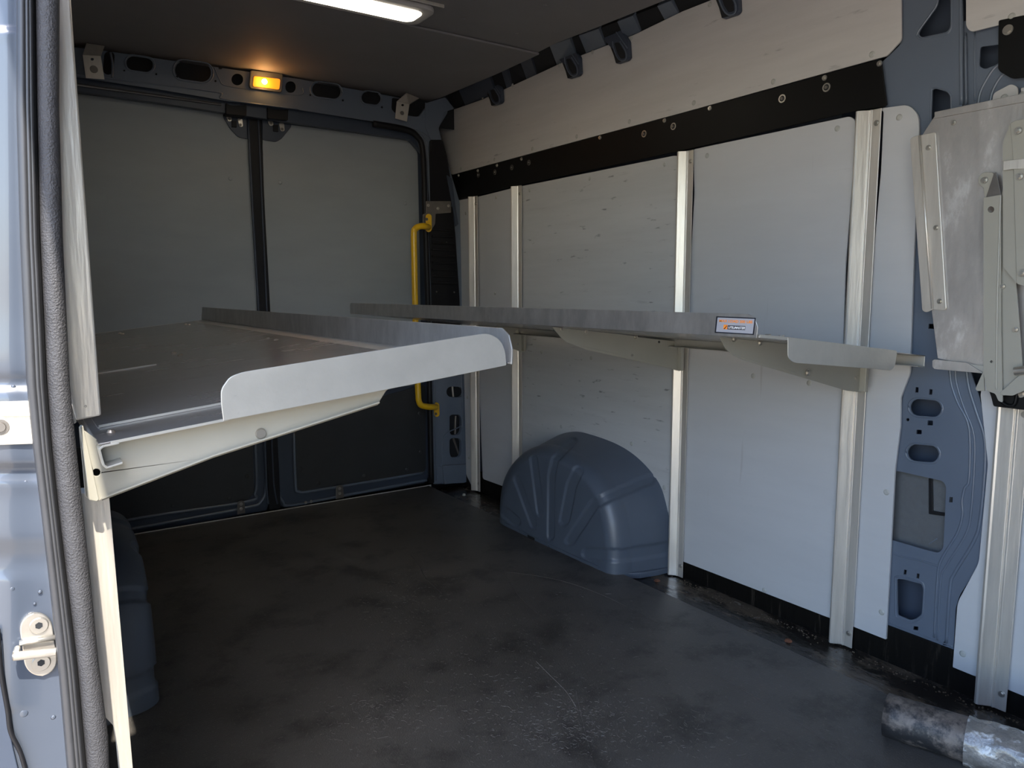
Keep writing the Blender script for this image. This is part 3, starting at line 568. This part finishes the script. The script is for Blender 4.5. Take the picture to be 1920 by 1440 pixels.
# ---------------------------------------------------------------- right shelf
def sheet(name, pts, thick, m, parent, bevel=.0006):
    """thin sheet from 3D outline thickened along its own normal"""
    n = (pts[1]-pts[0]).cross(pts[2]-pts[0]).normalized()*thick
    return obj(name, plate_bm(pts, [], n), m, parent, bevel=bevel)
def shelf(xl, xw, ya, yb, zl, zw, label, side):
    """side +1: wall on the right"""
    t = thing('shelf', label, 'shelf', ((xl+xw)/2, (ya+yb)/2, zw), 'folding shelves'); zz = lambda x: zl+(zw-zl)*(x-xl)/(xw-xl)
    sheet('deck', [Vector((xl, ya, zz(xl))), Vector((xw, ya, zz(xw))), Vector((xw, yb, zz(xw))), Vector((xl, yb, zz(xl)))], .002, m_deck, t)
    # inner lip: tall plate with rounded ends along the aisle
    L = [(ya, zl-.001), (ya-.002, zl+.020), (ya+.006, zl+.038), (ya+.022, zl+.044), (yb-.01, zl+.044), (yb, zl+.034), (yb, zl-.001)]
    obj('lip', plate_bm([Vector((xl, a, b)) for a, b in L], [], (-.0022*side, 0, 0)), m_lip, t, bevel=.0008)
    # wall side channel: web down and return inwards
    s = side; w = .0022
    prof = [(xw, zw), (xw, zw-.027), (xw-s*.03, zw-.027+.030*.11), (xw-s*.03, zw-.027+.030*.11+w), (xw-s*w, zw-.027+w*1.2), (xw-s*w, zw)]
    extr('wall_channel', prof, 'y', ya, yb, m_alu2, t)
    return t, zz
rs, zr_ = shelf(1.18, 1.802, .915, 2.95, .871, .803, 'right aluminium shelf on the long wall with a load label on its lip', 1)
P = [(1475, 633), (1700, 662), (1680, 655)]
q = lambda a, b: oy(a, b, .913)
obj('end_lip', plate_bm([q(*p) for p in rnd([(1476, 633), (1478, 632), (1680, 657), (1680, 664), (1676, 688), (1668, 695), (1655, 693), (1486, 680), (1476, 670)], [1, 1, 2, 1, 6, 4, 2, 8, 6])], [], (0, -.0022, 0)), m_alu2, rs, bevel=.0008)
obj('deck_edge', plate_bm([q(*p) for p in [(1425, 627), (1478, 632), (1478, 638), (1425, 633)]], [], (0, .012, 0)), m_alu2, rs, bevel=.0005)
def bracket(parent, Y, pts, dbl, holes, bolts, wallf, m=m_gal, name='support_arm', th=.0025, fl=None):
    cl_ = lambda p: Vector((min(p.x, 1.8265), p.y, p.z))
    a = obj(name, plate_bm([cl_(oy(x, y, Y)) for x, y in rnd(pts, 3)], [[oy(x, y, Y) for x, y in slot(*h)] for h in holes], (0, th, 0)), m, parent, bevel=.0006)
    if dbl: px_plate('doubler_plate', rnd(dbl, 2), 'y', Y-.0022, .0022, m, a, bevel=.0005)
    for b in bolts: bolt(a, 'bolt', oy(b[0], b[1], Y-.003), (0, -1, 0), b[2] if len(b) > 2 else .005)
    if wallf:
        w_ = [oy(x, y, Y-.016) for x, y in wallf]; z0_ = min(p.z for p in w_); z1_ = max(p.z for p in w_); bx('wall_flange', m, a, 1.814, 1.8265, Y-.018, Y+.0, z0_, z1_)
    return a
bracket(rs, 1.72, [(1035, 613), (1290, 641), (1291, 697), (1283, 696), (1270, 695), (1257, 691), (1101, 656), (1085, 650), (1062, 641), (1052, 633)], [(1035, 613), (1192, 630), (1168, 664), (1163, 665), (1085, 648), (1056, 637), (1050, 630)],
        [(1236, 641, 4, 5), (1185, 666, 4, 5), (1273, 675, 4, 6), (1081, 620, 9, 5)], [(1099, 622, .005), (1053, 617, .004), (1192, 632, .005), (1278, 647, .006)], [(1279, 641), (1288, 641), (1289, 694), (1279, 695)])
bracket(rs, 1.085, [(1350, 632), (1440, 641), (1476, 645), (1626, 690), (1625, 735), (1590, 733), (1400, 677), (1378, 668), (1362, 655)], [(1350, 632), (1476, 645), (1490, 680), (1510, 690), (1495, 700), (1420, 679), (1373, 664), (1360, 652)],
        [(1604, 709, 4, 6), (1401, 640, 9, 6)], [(1376, 636, .004), (1425, 643, .005), (1514, 699, .006)], [(1608, 690), (1622, 691), (1621, 735), (1607, 733)])
bracket(rs, 2.62, [(930, 606), (986, 612), (987, 660), (975, 659), (965, 655), (930, 645)], None, [(970, 645, 3, 4)], [(969, 622, .005)], [(974, 616), (984, 617), (984, 658), (974, 657)])
for a, b in ((1425, 640),): pass
for px_, py_, in ((1440, 629), (1465, 631)): disc_b = disc(bmesh.new(), oz(px_, py_, .866), (0, 0, 1), .006, .003, 14); obj('rivet', disc_b, m_zinc, rs)
# sticker on the lip
XL = 1.18-.0024
sk = px_plate('label', [(1343, 593), (1417, 596), (1413, 628), (1340, 624)], 'x', XL-.0006, .0005, m_lblk, rs, bevel=0); sk['label'] = 'black bordered load label with orange lettering'
px_plate('label_face', [(1345.5, 595.2), (1414.8, 598), (1411, 626), (1342.6, 622)], 'x', XL-.0010, .0004, m_lab, sk, bevel=0)
px_plate('label_band', [(1364.5, 610), (1397.5, 611.3), (1396.8, 618.8), (1363.8, 617.4)], 'x', XL-.0013, .0003, m_lblk, sk, bevel=0)
px_plate('label_emblem', [(1357, 608.6), (1364, 609), (1363, 617.6), (1356, 617)], 'x', XL-.0013, .0003, m_lor, sk, bevel=0)
px_plate('label_emblem', [(1356.5, 617), (1362.5, 610.5), (1363.5, 611), (1358.5, 617)], 'x', XL-.0015, .0002, m_lblk, sk, bevel=0)
for s, px, py, m, wd, ht, sh in (('MAX LOAD 200 LBS', 1379, 602.6, m_lor, 62, 5.2, 0), ('UTILIMASTER', 1380.6, 614.4, m_lwh, 31, 4.8, .35)):
    me = text_mesh(s, .01, sh); xs = [v.co.x for v in me.vertices]; ys = [v.co.y for v in me.vertices]
    c = ox(px, py, XL-.0016); e = ox(px+wd/2, py+.02*wd, XL-.0016); e0 = ox(px-wd/2, py-.02*wd, XL-.0016); L_ = (e-e0).length
    hgt = (ox(px, py-ht/2, XL)-ox(px, py+ht/2, XL)).length
    sx = L_/(max(xs)-min(xs)); sy = hgt/(max(ys)-min(ys)); my = (max(ys)+min(ys))/2
    u = (e-e0).normalized(); v_ = Vector((0, 0, 1))
    for v in me.vertices: v.co = c + u*v.co.x*sx + v_*(v.co.y-my)*sy + Vector((-1, 0, 0))*v.co.z
    me.materials.clear(); me.materials.append(m); o = bpy.data.objects.new('lettering', me); link(o, sk)
# ---------------------------------------------------------------- left shelf
YS = .90
lsf = thing('shelf', 'left aluminium shelf with upturned edges crossing in front of the rear doors', 'shelf', (.33, 1.9, .8), 'folding shelves')
ZL = lambda x: .8125+.109*(x-.2)
def Lq(a, b, dy=0): return oy(a, b, YS+dy)
xw, xl, ya, yb = .070, .602, YS, 2.96
sheet('deck', [Vector((xw, ya, ZL(xw)-.001)), Vector((xl, ya, ZL(xl)-.001)), Vector((xl, yb, ZL(xl)-.001)), Vector((xw, yb, ZL(xw)-.001))], .002, m_deck, lsf)
obj('deck_sheet', plate_bm([Vector((xw+.008, ya+.10, ZL(xw)+.0015)), Vector((xl-.045, ya+.10, ZL(xl-.045)+.0015)), Vector((xl-.045, yb-.02, ZL(xl-.045)+.0015)), Vector((xw+.008, yb-.02, ZL(xw)+.0015))], [], (0, 0, .0018)), m_deck, lsf, bevel=.0004)
def edge_bar(name, x0, x1, y, m=m_alu2, z=0, w=.003, h=.003):
    sheet(name, [Vector((x0, y, ZL(x0)+z)), Vector((x1, y, ZL(x1)+z)), Vector((x1, y+w, ZL(x1)+z)), Vector((x0, y+w, ZL(x0)+z))], h, m, lsf, .0003)
edge_bar('deck_joint', xw+.01, .30, ya+.099, z=.0012)
P = [oz(187, 688, .815), oz(300, 668, .833)]
edge_bar('deck_joint', .10, .235, 1.60, z=.002)
edge_bar('deck_edge', xw, .55, yb-.004, z=.0)
edge_bar('deck_edge', xw+.012, .205, ya-.0005, z=-.0022, w=.002, h=.0032)
# aisle lip
L = [(ya-.004, ZL(xl)-.002), (ya-.006, ZL(xl)+.020), (ya+.002, ZL(xl)+.040), (ya+.020, ZL(xl)+.050), (yb+.0, ZL(xl)+.050), (yb+.03, ZL(xl)+.0), (yb+.03, ZL(xl)-.002)]
obj('lip', plate_bm([Vector((xl, a, b)) for a, b in L], [], (.0025, 0, 0)), m_lip, lsf, bevel=.0008)
obj('lip_foot', plate_bm([Vector((xl-.05, ya+.01, ZL(xl-.05)+.0015)), Vector((xl, ya+.01, ZL(xl)+.0015)), Vector((xl, yb, ZL(xl)+.0015)), Vector((xl-.05, yb, ZL(xl-.05)+.0015))], [], (0, 0, .0015)), m_lip, lsf, bevel=.0004)
# near end lip
obj('end_lip', plate_bm([oy(a, b, YS-.003) for a, b in rnd([(414, 760), (413, 730), (430, 706), (455, 697), (880, 629), (915, 624), (938, 638), (946, 660), (948, 685), (700, 735), (418, 789)], [6, 10, 10, 10, 10, 12, 12, 6, 2, 2, 2])], [], (0, -.0025, 0)), m_alu2, lsf, bevel=.0008)
# wall side folded channel, seen end-on
c0 = [(176, 846), (172, 838), (178, 832), (300, 808), (300, 811.5), (182, 835.5), (178, 840), (188, 873), (192, 877), (222, 870), (226, 873), (222, 875.5), (190, 881), (184, 877)]
CP_ = [(xw+.02, ZL(xw+.02)-.0012), (xw+.004, ZL(xw)-.001), (xw-.0005, ZL(xw)-.005), (xw+.0025, .775), (xw+.006, .771), (xw+.022, .7745), (xw+.022, .7768), (xw+.0075, .7735), (xw+.0048, .776), (xw+.002, ZL(xw)-.006), (xw+.005, ZL(xw)-.0035), (xw+.02, ZL(xw+.02)-.0035)]
obj('wall_channel', plate_bm([Vector((a, ya-.001, b)) for a, b in CP_], [], (0, yb-ya, 0)), m_alu2, lsf, bevel=.0004)
for a, b in ((326, 663), (338, 667), (348, 609), (355, 610), (225, 626), (230, 627), (401, 602), (502, 636), (518, 639), (574, 625), (321, 604), (204, 617)):
    d = ray(a, b); # meet the tilted deck
    nrm = Vector((-.109, 0, 1)); p0 = Vector((.2, 0, .8145)); k = (p0-CP).dot(nrm)/d.dot(nrm); c = CP+d*k
    if c.y < 2.95 and c.x < .59: obj('rivet', disc(bmesh.new(), c+Vector((0, 0, .001)), nrm, .0062, .003, 14, .004), m_zinc, lsf)
obj('rivet', disc(bmesh.new(), Vector((.088, .955, ZL(.088)+.001)), (0, 0, 1), .005, .003, 14, .003), m_zinc, lsf)
# support arm and its folded lower edge
_at = lambda x: pj(Vector((x, .925, ZL(x)-.003)))
arm = px_plate('support_arm', [(148, 800), _at(.075), _at(.25), _at(.43), (724, 733), (709, 757), (400, 856), (190, 937), (184, 940), (168, 938), (160, 930)], 'y', .925, .003, m_gal, lsf, [slot(181, 886, 15, 14)], bevel=.0006)
F0 = [oy(a, b, .925) for a, b in ((190, 936), (400, 855.5), (708, 756.5))]
bm = bmesh.new()
top = [v+Vector((0, 0, .0)) for v in F0]; bk = [v+Vector((0, -.007, .0035)) for v in F0]
for rr2 in (0,):
    vs = [bm.verts.new(v) for v in top]+[bm.verts.new(v) for v in bk]+[bm.verts.new(v+Vector((0, 0, -.002))) for v in top]+[bm.verts.new(v+Vector((0, 0, -.002))) for v in bk]
    for i in range(2):
        for a_, b_ in ((0, 3), (9, 6), (6, 0), (3, 9)): bm.faces.new((vs[a_+i], vs[a_+i+1], vs[b_+i+1], vs[b_+i]))
    for i in (0, 2): bm.faces.new((vs[i], vs[3+i], vs[9+i], vs[6+i]))
px_plate('arm_flange', [(150, 800), (156, 798), (186, 937), (182, 941), (168, 938)], 'y', .917, .009, m_gal, arm, bevel=.001)
obj('arm_fold', bm, m_gal, arm)
bm = bmesh.new(); c = oy(489, 813, .924); disc(bm, c, (0, -1, 0), .0068, .0022, 20, .0055); obj('rivet', bm, m_zinc, arm)
for Yb in (1.85, 2.75):
    px_plate('support_arm', [(0, 0)]*3, 'y', Yb, .003, m_gal, lsf) if False else obj('support_arm', plate_bm([Vector((.06, Yb, ZL(.06)-.004)), Vector((.46, Yb, ZL(.46)-.004)), Vector((.45, Yb, ZL(.45)-.025)), Vector((.08, Yb, .70)), Vector((.06, Yb, .70))], [], (0, .003, 0)), m_gal, lsf)
# ---------------------------------------------------------------- near left posts
YP = .945
ps = thing('corner_post', 'pale aluminium door post standing on the left shelf at the left edge', 'post', oy(165, 780, YP), 'near aluminium door posts')
px_plate('post', [(100, -160), (122, -160), (133, 0), (190, 779), (143, 789), (118, 700), (100, 0)], 'y', YP, .028, m_alu, ps, bevel=.002)
px_plate('post_flange', [(90, -160), (108, -160), (118, 300), (143, 785), (143, 793), (135, 796), (100, 300)], 'y', YP+.002, .004, m_alu, ps, bevel=.0008)
bolt(ps, 'screw', oy(160, 762, YP), (0, -1, 0), .0015, m_zinc, .001, wash=False)
pl2 = thing('corner_post', 'pale aluminium door post below the left shelf bracket, notched near its foot', 'post', oy(240, 1440, YP), 'near aluminium door posts')
px_plate('post', rnd([(150, 925), (204, 922), (249, 1440), (286, 1880), (262, 1880), (231, 1500), (222, 1410), (214, 1362), (196, 1343), (165, 1100)], [1]*6+[4, 6, 6, 1]), 'y', YP, .028, m_alu, pl2, bevel=.002)
# rubber door seal: textured roll + flat flap, swept down the door edge
seal = struct(bpy.data.objects.new('trim_6', None), 'dark grey rubber door seal along the near left edge'); S.collection.objects.link(seal); seal.location = (.03, .86, .2)
OE = [(-160, 34), (0, 31), (200, 31), (450, 38), (720, 50), (840, 62), (960, 77), (1080, 91), (1255, 110), (1440, 126), (1700, 150), (1900, 170)]
GR = [(-160, 66), (0, 67), (200, 70), (450, 76), (720, 89), (840, 98), (960, 111), (1080, 125), (1242, 145), (1440, 163), (1700, 190), (1900, 212)]
RE = [(-160, 112), (0, 112), (200, 111), (450, 118), (720, 131), (840, 143), (960, 156), (1080, 169), (1242, 185), (1380, 203), (1440, 205), (1700, 230), (1900, 252)]
def ip(L, y):
    for (a, b), (c, d) in zip(L, L[1:]):
        if y <= c: return b+(d-b)*(y-a)/(c-a)
    return L[-1][1]
def sweep_seal(name, LA, LB, prof, m, Y):
    ys = [-160+(2060)*k/140 for k in range(141)]; bm = bmesh.new(); rows = []
    for y in ys:
        a = oy(ip(LA, y), y, Y); b = oy(ip(LB, y), y, Y)
        rows.append([bm.verts.new(a.lerp(b, u)+Vector((0, -h, 0))) for u, h in prof])
    for r0, r1 in zip(rows, rows[1:]):
        for i in range(len(prof)-1): bm.faces.new((r0[i], r0[i+1], r1[i+1], r1[i]))
    return obj(name, bm, m, seal, smooth=True)
hs = .011
sweep_seal('seal_roll', GR, RE, [(0, -.02)]+[(.5-.5*math.cos(math.pi*k/12), hs*math.sin(math.pi*k/12)) for k in range(13)]+[(1, -.04)], m_rub, .865)
sweep_seal('seal_flap', OE, GR, [(0, -.03), (.0, .002), (.10, .0075), (.30, .008), (.42, .0075), (.44, .0055), (.47, .0075), (.62, .007), (.64, .004), (.67, .0065), (.80, .004), (.86, -.001), (.95, -.003), (1.02, -.012)], m_rub2, .862)
# blue door jamb outside the seal (trim_7)
def jamb_bm():
    prof = [(-260, .0), (30, 0), (52, .001), (62, .006), (90, .005), (300, .001), (560, 0), (690, .003), (712, -.003), (730, .001), (745, .006), (856, .008), (872, .0), (890, -.003), (905, .002), (935, .001), (1000, .004), (1022, .0), (1052, -.006), (1100, -.002), (1180, 0), (1300, .001), (1950, 0)]
    ys = [-260+k*8 for k in range(277)]; bm = bmesh.new(); rows = []
    P = smooth_path([Vector((a, b*300, 0)) for a, b in prof], 10)
    def dp(y):
        for a, b in zip(P, P[1:]):
            if y <= b.x: return (a.y+(b.y-a.y)*max(0, (y-a.x))/max(1e-6, b.x-a.x))/300
        return 0
    for y in ys:
        xe = ip(OE, y)+22; row = []
        for u in (-460, -200, -60, -20, 0, 15, 30, 45, 60, 75, 90, 100):
            x = u if u < 0 else u/100*xe; p = oy(x, y, .885); p.y = .885-dp(y)*.8-.003*math.exp(-((x-20)/25)**2)*(1 if 1080 < y < 1330 else .3); row.append(bm.verts.new(p))
        rows.append(row)
    for a, b in zip(rows, rows[1:]):
        for i in range(len(a)-1): bm.faces.new((a[i], a[i+1], b[i+1], b[i]))
    r = bmesh.ops.extrude_face_region(bm, geom=bm.faces[:]); bmesh.ops.translate(bm, vec=(0, .01, 0), verts=[v for v in r['geom'] if isinstance(v, bmesh.types.BMVert)])
    return bm
jb = obj('trim_7', jamb_bm(), m_jamb, smooth=True)
struct(jb, 'pale blue painted door jamb outside the rubber seal')
def jp(name, pts, dy_, th, m, r=2, parent=None): return px_plate(name, rnd(pts, r), 'y', .880-dy_, th, m, parent or jb, bevel=.001)
jp('track_plate', [(-300, 762), (70, 752), (74, 832), (-300, 845)], .006, .006, m_alu, 3)
jp('track_plate', [(-300, 778), (70, 777), (70, 780), (-300, 782)], .009, .005, m_alu, 1)
jp('track_gap', [(-300, 848), (76, 836), (80, 856), (-300, 870)], .001, .002, m_void, 1)
for a, b, r in ((4, 98, .002), (24, 645, .003), (20, 905, .0025), (48, 905, .0028), (25, 725, .002), (60, 965, .003), (22, 1105, .003), (75, 1110, .002), (65, 1132, .0015), (100, 1345, .0025), (44, 1338, .005)):
    bm = disc(bmesh.new(), oy(a, b, .8842), (0, -1, 0), r, .0006, 18, r*.6); obj('spot_weld', bm, m_jamb, jb, smooth=True)
bm = disc(bmesh.new(), oy(0, 801, .876), (0, -1, 0), .0085, .003, 24, .0075); disc(bm, oy(0, 801, .873), (0, -1, 0), .005, .002, 20, .0045); obj('track_bolt', bm, m_steel, jb)
bm = disc(bmesh.new(), oy(50, 812, .876), (0, -1, 0), .0032, .002, 16, .002); obj('track_rivet', bm, m_alu, jb)
jp('jamb_opening', [(-200, 1180), (4, 1200), (14, 1350), (24, 1400), (48, 1500), (40, 1700), (-200, 1700)], .001, .002, m_bodyd, 4)
obj('jamb_cable', tube(bmesh.new(), smooth_path([oy(a, b, .878) for a, b in ((-4, 1180), (2, 1260), (14, 1330), (20, 1372), (38, 1410), (52, 1460))]), .0022, 8), m_blackm, jb, smooth=True)
# striker
st = thing('door_striker', 'polished steel door striker with two star screws on the blue jamb', 'striker', oy(70, 1210, .88))
px_plate('plate', slot(72, 1209, 62, 118, -8, 9), 'y', .880, .005, m_zinc, st, bevel=.001)
obj('plate_ridge', tube(bmesh.new(), [oy(36, 1206, .878), oy(104, 1195, .878)], .0028, 10), m_zinc, st, smooth=True)
bm = bmesh.new(); tube(bm, [oy(25, 1231, .868), oy(104, 1222, .868)], .0045, 18); obj('bar', bm, m_zinc, st, smooth=False)
obj('bar_end', tube(bmesh.new(), [oy(23, 1231.5, .868), oy(26, 1231, .868)], .0036, 14), m_steel, st)
bm = bmesh.new(); tube(bm, [oy(33, 1215, .877), oy(30, 1224, .869)], .003, 10); obj('bar_bracket', bm, m_zinc, st)
for a, b in ((73, 1173), (77, 1243)):
    bm = disc(bmesh.new(), oy(a, b, .8795), (0, -1, 0), .0088, .0016, 26, .0078); s_ = obj('screw', bm, m_zinc, st)
    bm = disc(bmesh.new(), oy(a, b, .8778), (0, -1, 0), .0036, .0004, 6); obj('screw_socket', bm, m_void, s_)
# ---------------------------------------------------------------- folded shelf on the right
XF = 1.80
fs = thing('folded_shelf', 'scuffed aluminium shelf folded up flat against the wall at the right edge', 'shelf', (XF, .8, .9))
def fp(name, pts, X, th, m, r=1.5, bv=.0008, hl=(), parent=fs): return px_plate(name, rnd(pts, r), 'x', X, th, m, parent, hl, bevel=bv)
fp('deck', [(1752, 218), (1990, 172), (1990, 700), (1842, 690), (1758, 672), (1744, 560), (1732, 300), (1730, 252)], XF, .003, m_fold)
fp('top_fold', [(1752, 210), (1990, 160), (1990, 178), (1752, 222)], XF-.004, .005, m_fold)
# angled edge lip
lp = fp('edge_lip', [(1724, 254), (1751, 248), (1754, 250), (1774, 578), (1770, 582), (1748, 580)], XF-.006, .005, m_alu)
fp('lip_bend', [(1706, 258), (1724, 253), (1749, 580), (1738, 586), (1729, 583)], XF-.010, .004, m_alu, [8, 1, 1, 4, 6])
obj('lip_ridge', tube(bmesh.new(), [ox(1724, 254, XF-.009), ox(1748, 579, XF-.009)], .003, 8), m_alu, fs, smooth=True)
for a, b in ((1741, 277), (1755, 427), (1762, 565)): bolt(fs, 'rivet', ox(a, b, XF-.0065), (-1, 0, 0), .0042, m_zinc, .004)
bolt(fs, 'rivet', ox(1788, 230, XF-.001), (-1, 0, 0), .004, m_zinc)
bl = fp('bottom_lip', [(1748, 676), (1752, 674), (1813, 680), (1840, 697), (1842, 700), (1752, 692), (1748, 688)], XF-.012, .003, m_fold, 2)
fp('bottom_fold', [(1813, 682), (1848, 686), (1848, 698), (1838, 698)], XF-.008, .003, m_alu2, 1)
# hinged support arms
a1 = fp('support_arm', [(1844, 371), (1877, 365), (1877, 600), (1880, 755), (1872, 752), (1866, 738), (1850, 733), (1844, 700)], XF-.030, .003, m_gal, [2, 2, 1, 4, 4, 4, 5, 2], hl=[slot(1858, 393, 12, 12), slot(1859, 678, 5, 5)])
fp('arm_ear', [(1833, 335), (1842, 323), (1862, 323), (1864, 330), (1850, 371), (1846, 371), (1844, 352), (1836, 346)], XF-.016, .003, m_gal, [6, 6, 6, 2, 1, 1, 3, 5])
fp('arm_ear', [(1864, 324), (1868, 323), (1877, 366), (1848, 372)], XF-.020, .002, m_steel, 1)
bolt(fs, 'bolt', ox(1846, 338, XF-.0165), (-1, 0, 0), .005, m_zinc, .005)
fp('arm_side', [(1877, 365), (1886, 350), (1896, 500), (1905, 530), (1918, 700), (1898, 738), (1880, 742), (1870, 734), (1868, 560)], XF-.022, .003, m_gal, 2)
obj('arm_edge', tube(bmesh.new(), [ox(1876, 367, XF-.030), ox(1870, 560, XF-.030), ox(1868, 730, XF-.030)], .0022, 8), m_gal, fs)
a2 = fp('support_arm', [(1894, 231), (1904, 226), (1990, 212), (1990, 560), (1906, 532), (1900, 300)], XF-.045, .003, m_gal, [3]*6)
fp('arm_side', [(1894, 232), (1880, 268), (1880, 300), (1881, 500), (1906, 532), (1900, 300), (1897, 240)], XF-.040, .003, m_gal, 1.5)
fp('arm_band', [(1881, 302), (1897, 300), (1990, 290), (1990, 316), (1897, 317), (1881, 320)], XF-.0475, .002, m_alu, 1)
for a, b in ((1909, 245), (1912, 331), (1917, 512)): bolt(fs, 'bolt', ox(a, b, XF-.0475), (-1, 0, 0), .005, m_zinc, .006)
for a, b in ((1880, 537), (1904, 618)): bolt(fs, 'bolt', ox(a, b, XF-.0235), (-1, 0, 0), .004, m_zinc, .006)
fp('arm_foot', [(1918, 697), (1960, 690), (1960, 715), (1922, 732), (1898, 742), (1878, 741), (1874, 737)], XF-.034, .003, m_gal, 2)
bm = tube(bmesh.new(), [ox(1903, 696, XF-.04), ox(1950, 692, XF-.04)], .009, 16); obj('hinge_pin', bm, m_zinc, fs)
fp('foot_bracket', [(1844, 695), (1846, 733), (1832, 733), (1829, 729)], XF-.024, .003, m_gal, 1)
bk = thing('black_bracket', 'glossy black cast bracket under the folded shelf at the right edge', 'bracket', ox(1890, 750, XF))
px_plate('bracket_body', rnd([(1850, 722), (1860, 712), (1866, 722), (1990, 700), (1990, 775), (1912, 768), (1862, 762), (1858, 745)], 4), 'x', XF-.006, .02, m_black, bk, bevel=.004)
bm = bmesh.new(); tube(bm, smooth_path([ox(a, b, XF-.010) for a, b in ((1872, 735), (1876, 750), (1888, 760), (1902, 758), (1907, 735))]), .004, 8); obj('bracket_rib', bm, m_black, bk, smooth=True)
bolt(bk, 'bolt', ox(1914, 738, XF-.007), (-1, 0, 0), .006, m_zinc)
# ---------------------------------------------------------------- wrapped tube on the floor
tt = thing('cardboard_tube', 'dirty black-stained tube in a crinkled clear wrap on the floor, bottom right', 'tube', (1.52, .74, 0))
p0 = oz(1662, 1339, .046); p1 = oz(1925, 1423, .046)
dr = (p1-p0).normalized(); dr.z = 0; dr.normalize()
Rt = .045; N = 40
def roll(name, a, b, r, m, par, wob=0., seg=60, cap=False):
    bm = bmesh.new(); rows = []; s = dr.cross(Vector((0, 0, 1))).normalized(); up = Vector((0, 0, 1)); rg = random.Random(4)
    off = [[rg.uniform(-1, 1) for _ in range(48)] for _ in range(seg+1)]
    for k in range(seg+1):
        c = p0+dr*(a+(b-a)*k/seg); c.z = Rt+.001
        row = []
        for i in range(48):
            an = 2*math.pi*i/48; q_ = (off[k][i]+off[k][i-1]+off[max(k-1, 0)][i])/3
            rr = r+wob*(q_+.6*math.sin(an*5+k*.5)+.5*math.sin(an*3-k*.9)); row.append(bm.verts.new(c+(s*math.cos(an)+up*math.sin(an))*min(rr, r+wob*1.2)))
        rows.append(row)
    for r0, r1 in zip(rows, rows[1:]):
        for i in range(48): bm.faces.new((r0[i], r0[(i+1) % 48], r1[(i+1) % 48], r1[i]))
    if cap:
        for row in (rows[0], rows[-1]):
            c = sum((v.co for v in row), Vector())/48; inn = [bm.verts.new(c+(v.co-c)*.93) for v in row]
            for i in range(48): bm.faces.new((row[i], row[(i+1) % 48], inn[(i+1) % 48], inn[i]))
    return obj(name, bm, m, par, smooth=True)
roll('tube_core', 0, .75, Rt, m_tube, tt, .0004, 40, True)
roll('tube_bore', .001, .74, Rt*.93, m_void, tt, 0, 4)
roll('film_wrap', .150, .74, Rt+.0035, m_film, tt, .0022, 70)
# ---------------------------------------------------------------- small things on the floor
for a, b, lab in ((1478, 1202, 'rusty bolt head in the dirty floor strip right of the near upright'), (1232, 1089, 'rusty bolt head in the floor strip beside the wheel arch foot')):
    t = thing('rusty_bolt', lab, 'bolt', oz(a, b, -.02)); bm = disc(bmesh.new(), oz(a, b, -.020), (0, 0, 1), .011, .004, 12, .008); disc(bm, oz(a, b, -.016), (0, 0, 1), .006, .003, 6); obj('head', bm, m_rust, t)
c = oz(870, 929, 0); t = thing('floor_screw', 'single pale screw head on the floor in the far right corner', 'screw', c); obj('head', disc(bmesh.new(), c, (0, 0, 1), .009, .009, 10, .006), m_plug, t)
bm = bmesh.new(); rg = random.Random(11)
def fib(c, L, ang, curl, w):
    n = 6; pts = []
    for k in range(n+1):
        a = ang+curl*(k/n-.5); pts.append(c.copy()); c = c+Vector((math.cos(a), math.sin(a), 0))*L/n
    tube(bm, [p+Vector((0, 0, .0010)) for p in pts], w, 3, False)
spots = [(870, 1240, 320, 160), (1000, 1320, 220, 70), (1080, 1360, 180, 60), (760, 1120, 120, 80), (900, 1200, 300, 120), (1150, 1380, 260, 50), (700, 1340, 120, 60)]
for k in range(1700):
    cx, cy, sx_, sy_ = spots[rg.randrange(len(spots))]
    q_ = oz(rg.gauss(cx, sx_*.5), min(1500, rg.gauss(cy, sy_*.5)), 0)
    if .35 < q_.x < 1.6 and q_.y < 2.6: fib(q_, rg.uniform(.003, .012)*(2 if rg.random() < .06 else 1), rg.uniform(0, 6.28), rg.uniform(-2, 2), .00022)
for pts in ([(1005, 1240), (1030, 1265), (1060, 1295), (1080, 1325)],):
    tube(bm, smooth_path([oz(a, b, .001) for a, b in pts]), .0005, 4, False)
fb = obj('floor_fibres', bm, m_hair); fb['kind'] = 'stuff'; tag(fb, 'pale hairs and fibres scattered over the black floor', 'debris')
# scuff grooves and crumbs on the floor
bm = bmesh.new()
for pts in ([(915, 1015), (935, 1050), (960, 1100), (990, 1135), (1015, 1155)], [(950, 1072), (1020, 1082), (1080, 1097), (1150, 1125), (1232, 1168)], [(1080, 1295), (1092, 1350), (1105, 1400), (1120, 1440)], [(1340, 1265), (1440, 1320), (1520, 1370), (1610, 1440)], [(770, 1040), (790, 1068), (795, 1080), (812, 1098), (828, 1113)]):
    P = smooth_path([oz(a, b, .0003) for a, b in pts]); tube(bm, P, [.0009 if pts[0][0] != 770 else .0022]*len(P), 4, False)
sc = obj('floor_scuffs', bm, m_floor, fl); sc['kind'] = 'stuff'
bm = bmesh.new()
for k in range(260):
    t_ = rg.random(); y_ = .4+t_*1.35; q_ = Vector((1.845-abs(rg.gauss(0, .018)), y_, -.020)); r0 = rg.uniform(.0008, .003)
    bmesh.ops.create_icosphere(bm, subdivisions=1, radius=r0, matrix=Matrix.Translation(q_))
gt = obj('floor_grit', bm, mat('brown_grit', (.16, .12, .08), .9, 0, .6, 60)); gt['kind'] = 'stuff'; tag(gt, 'brown grit along the black strip at the foot of the long wall', 'grit')
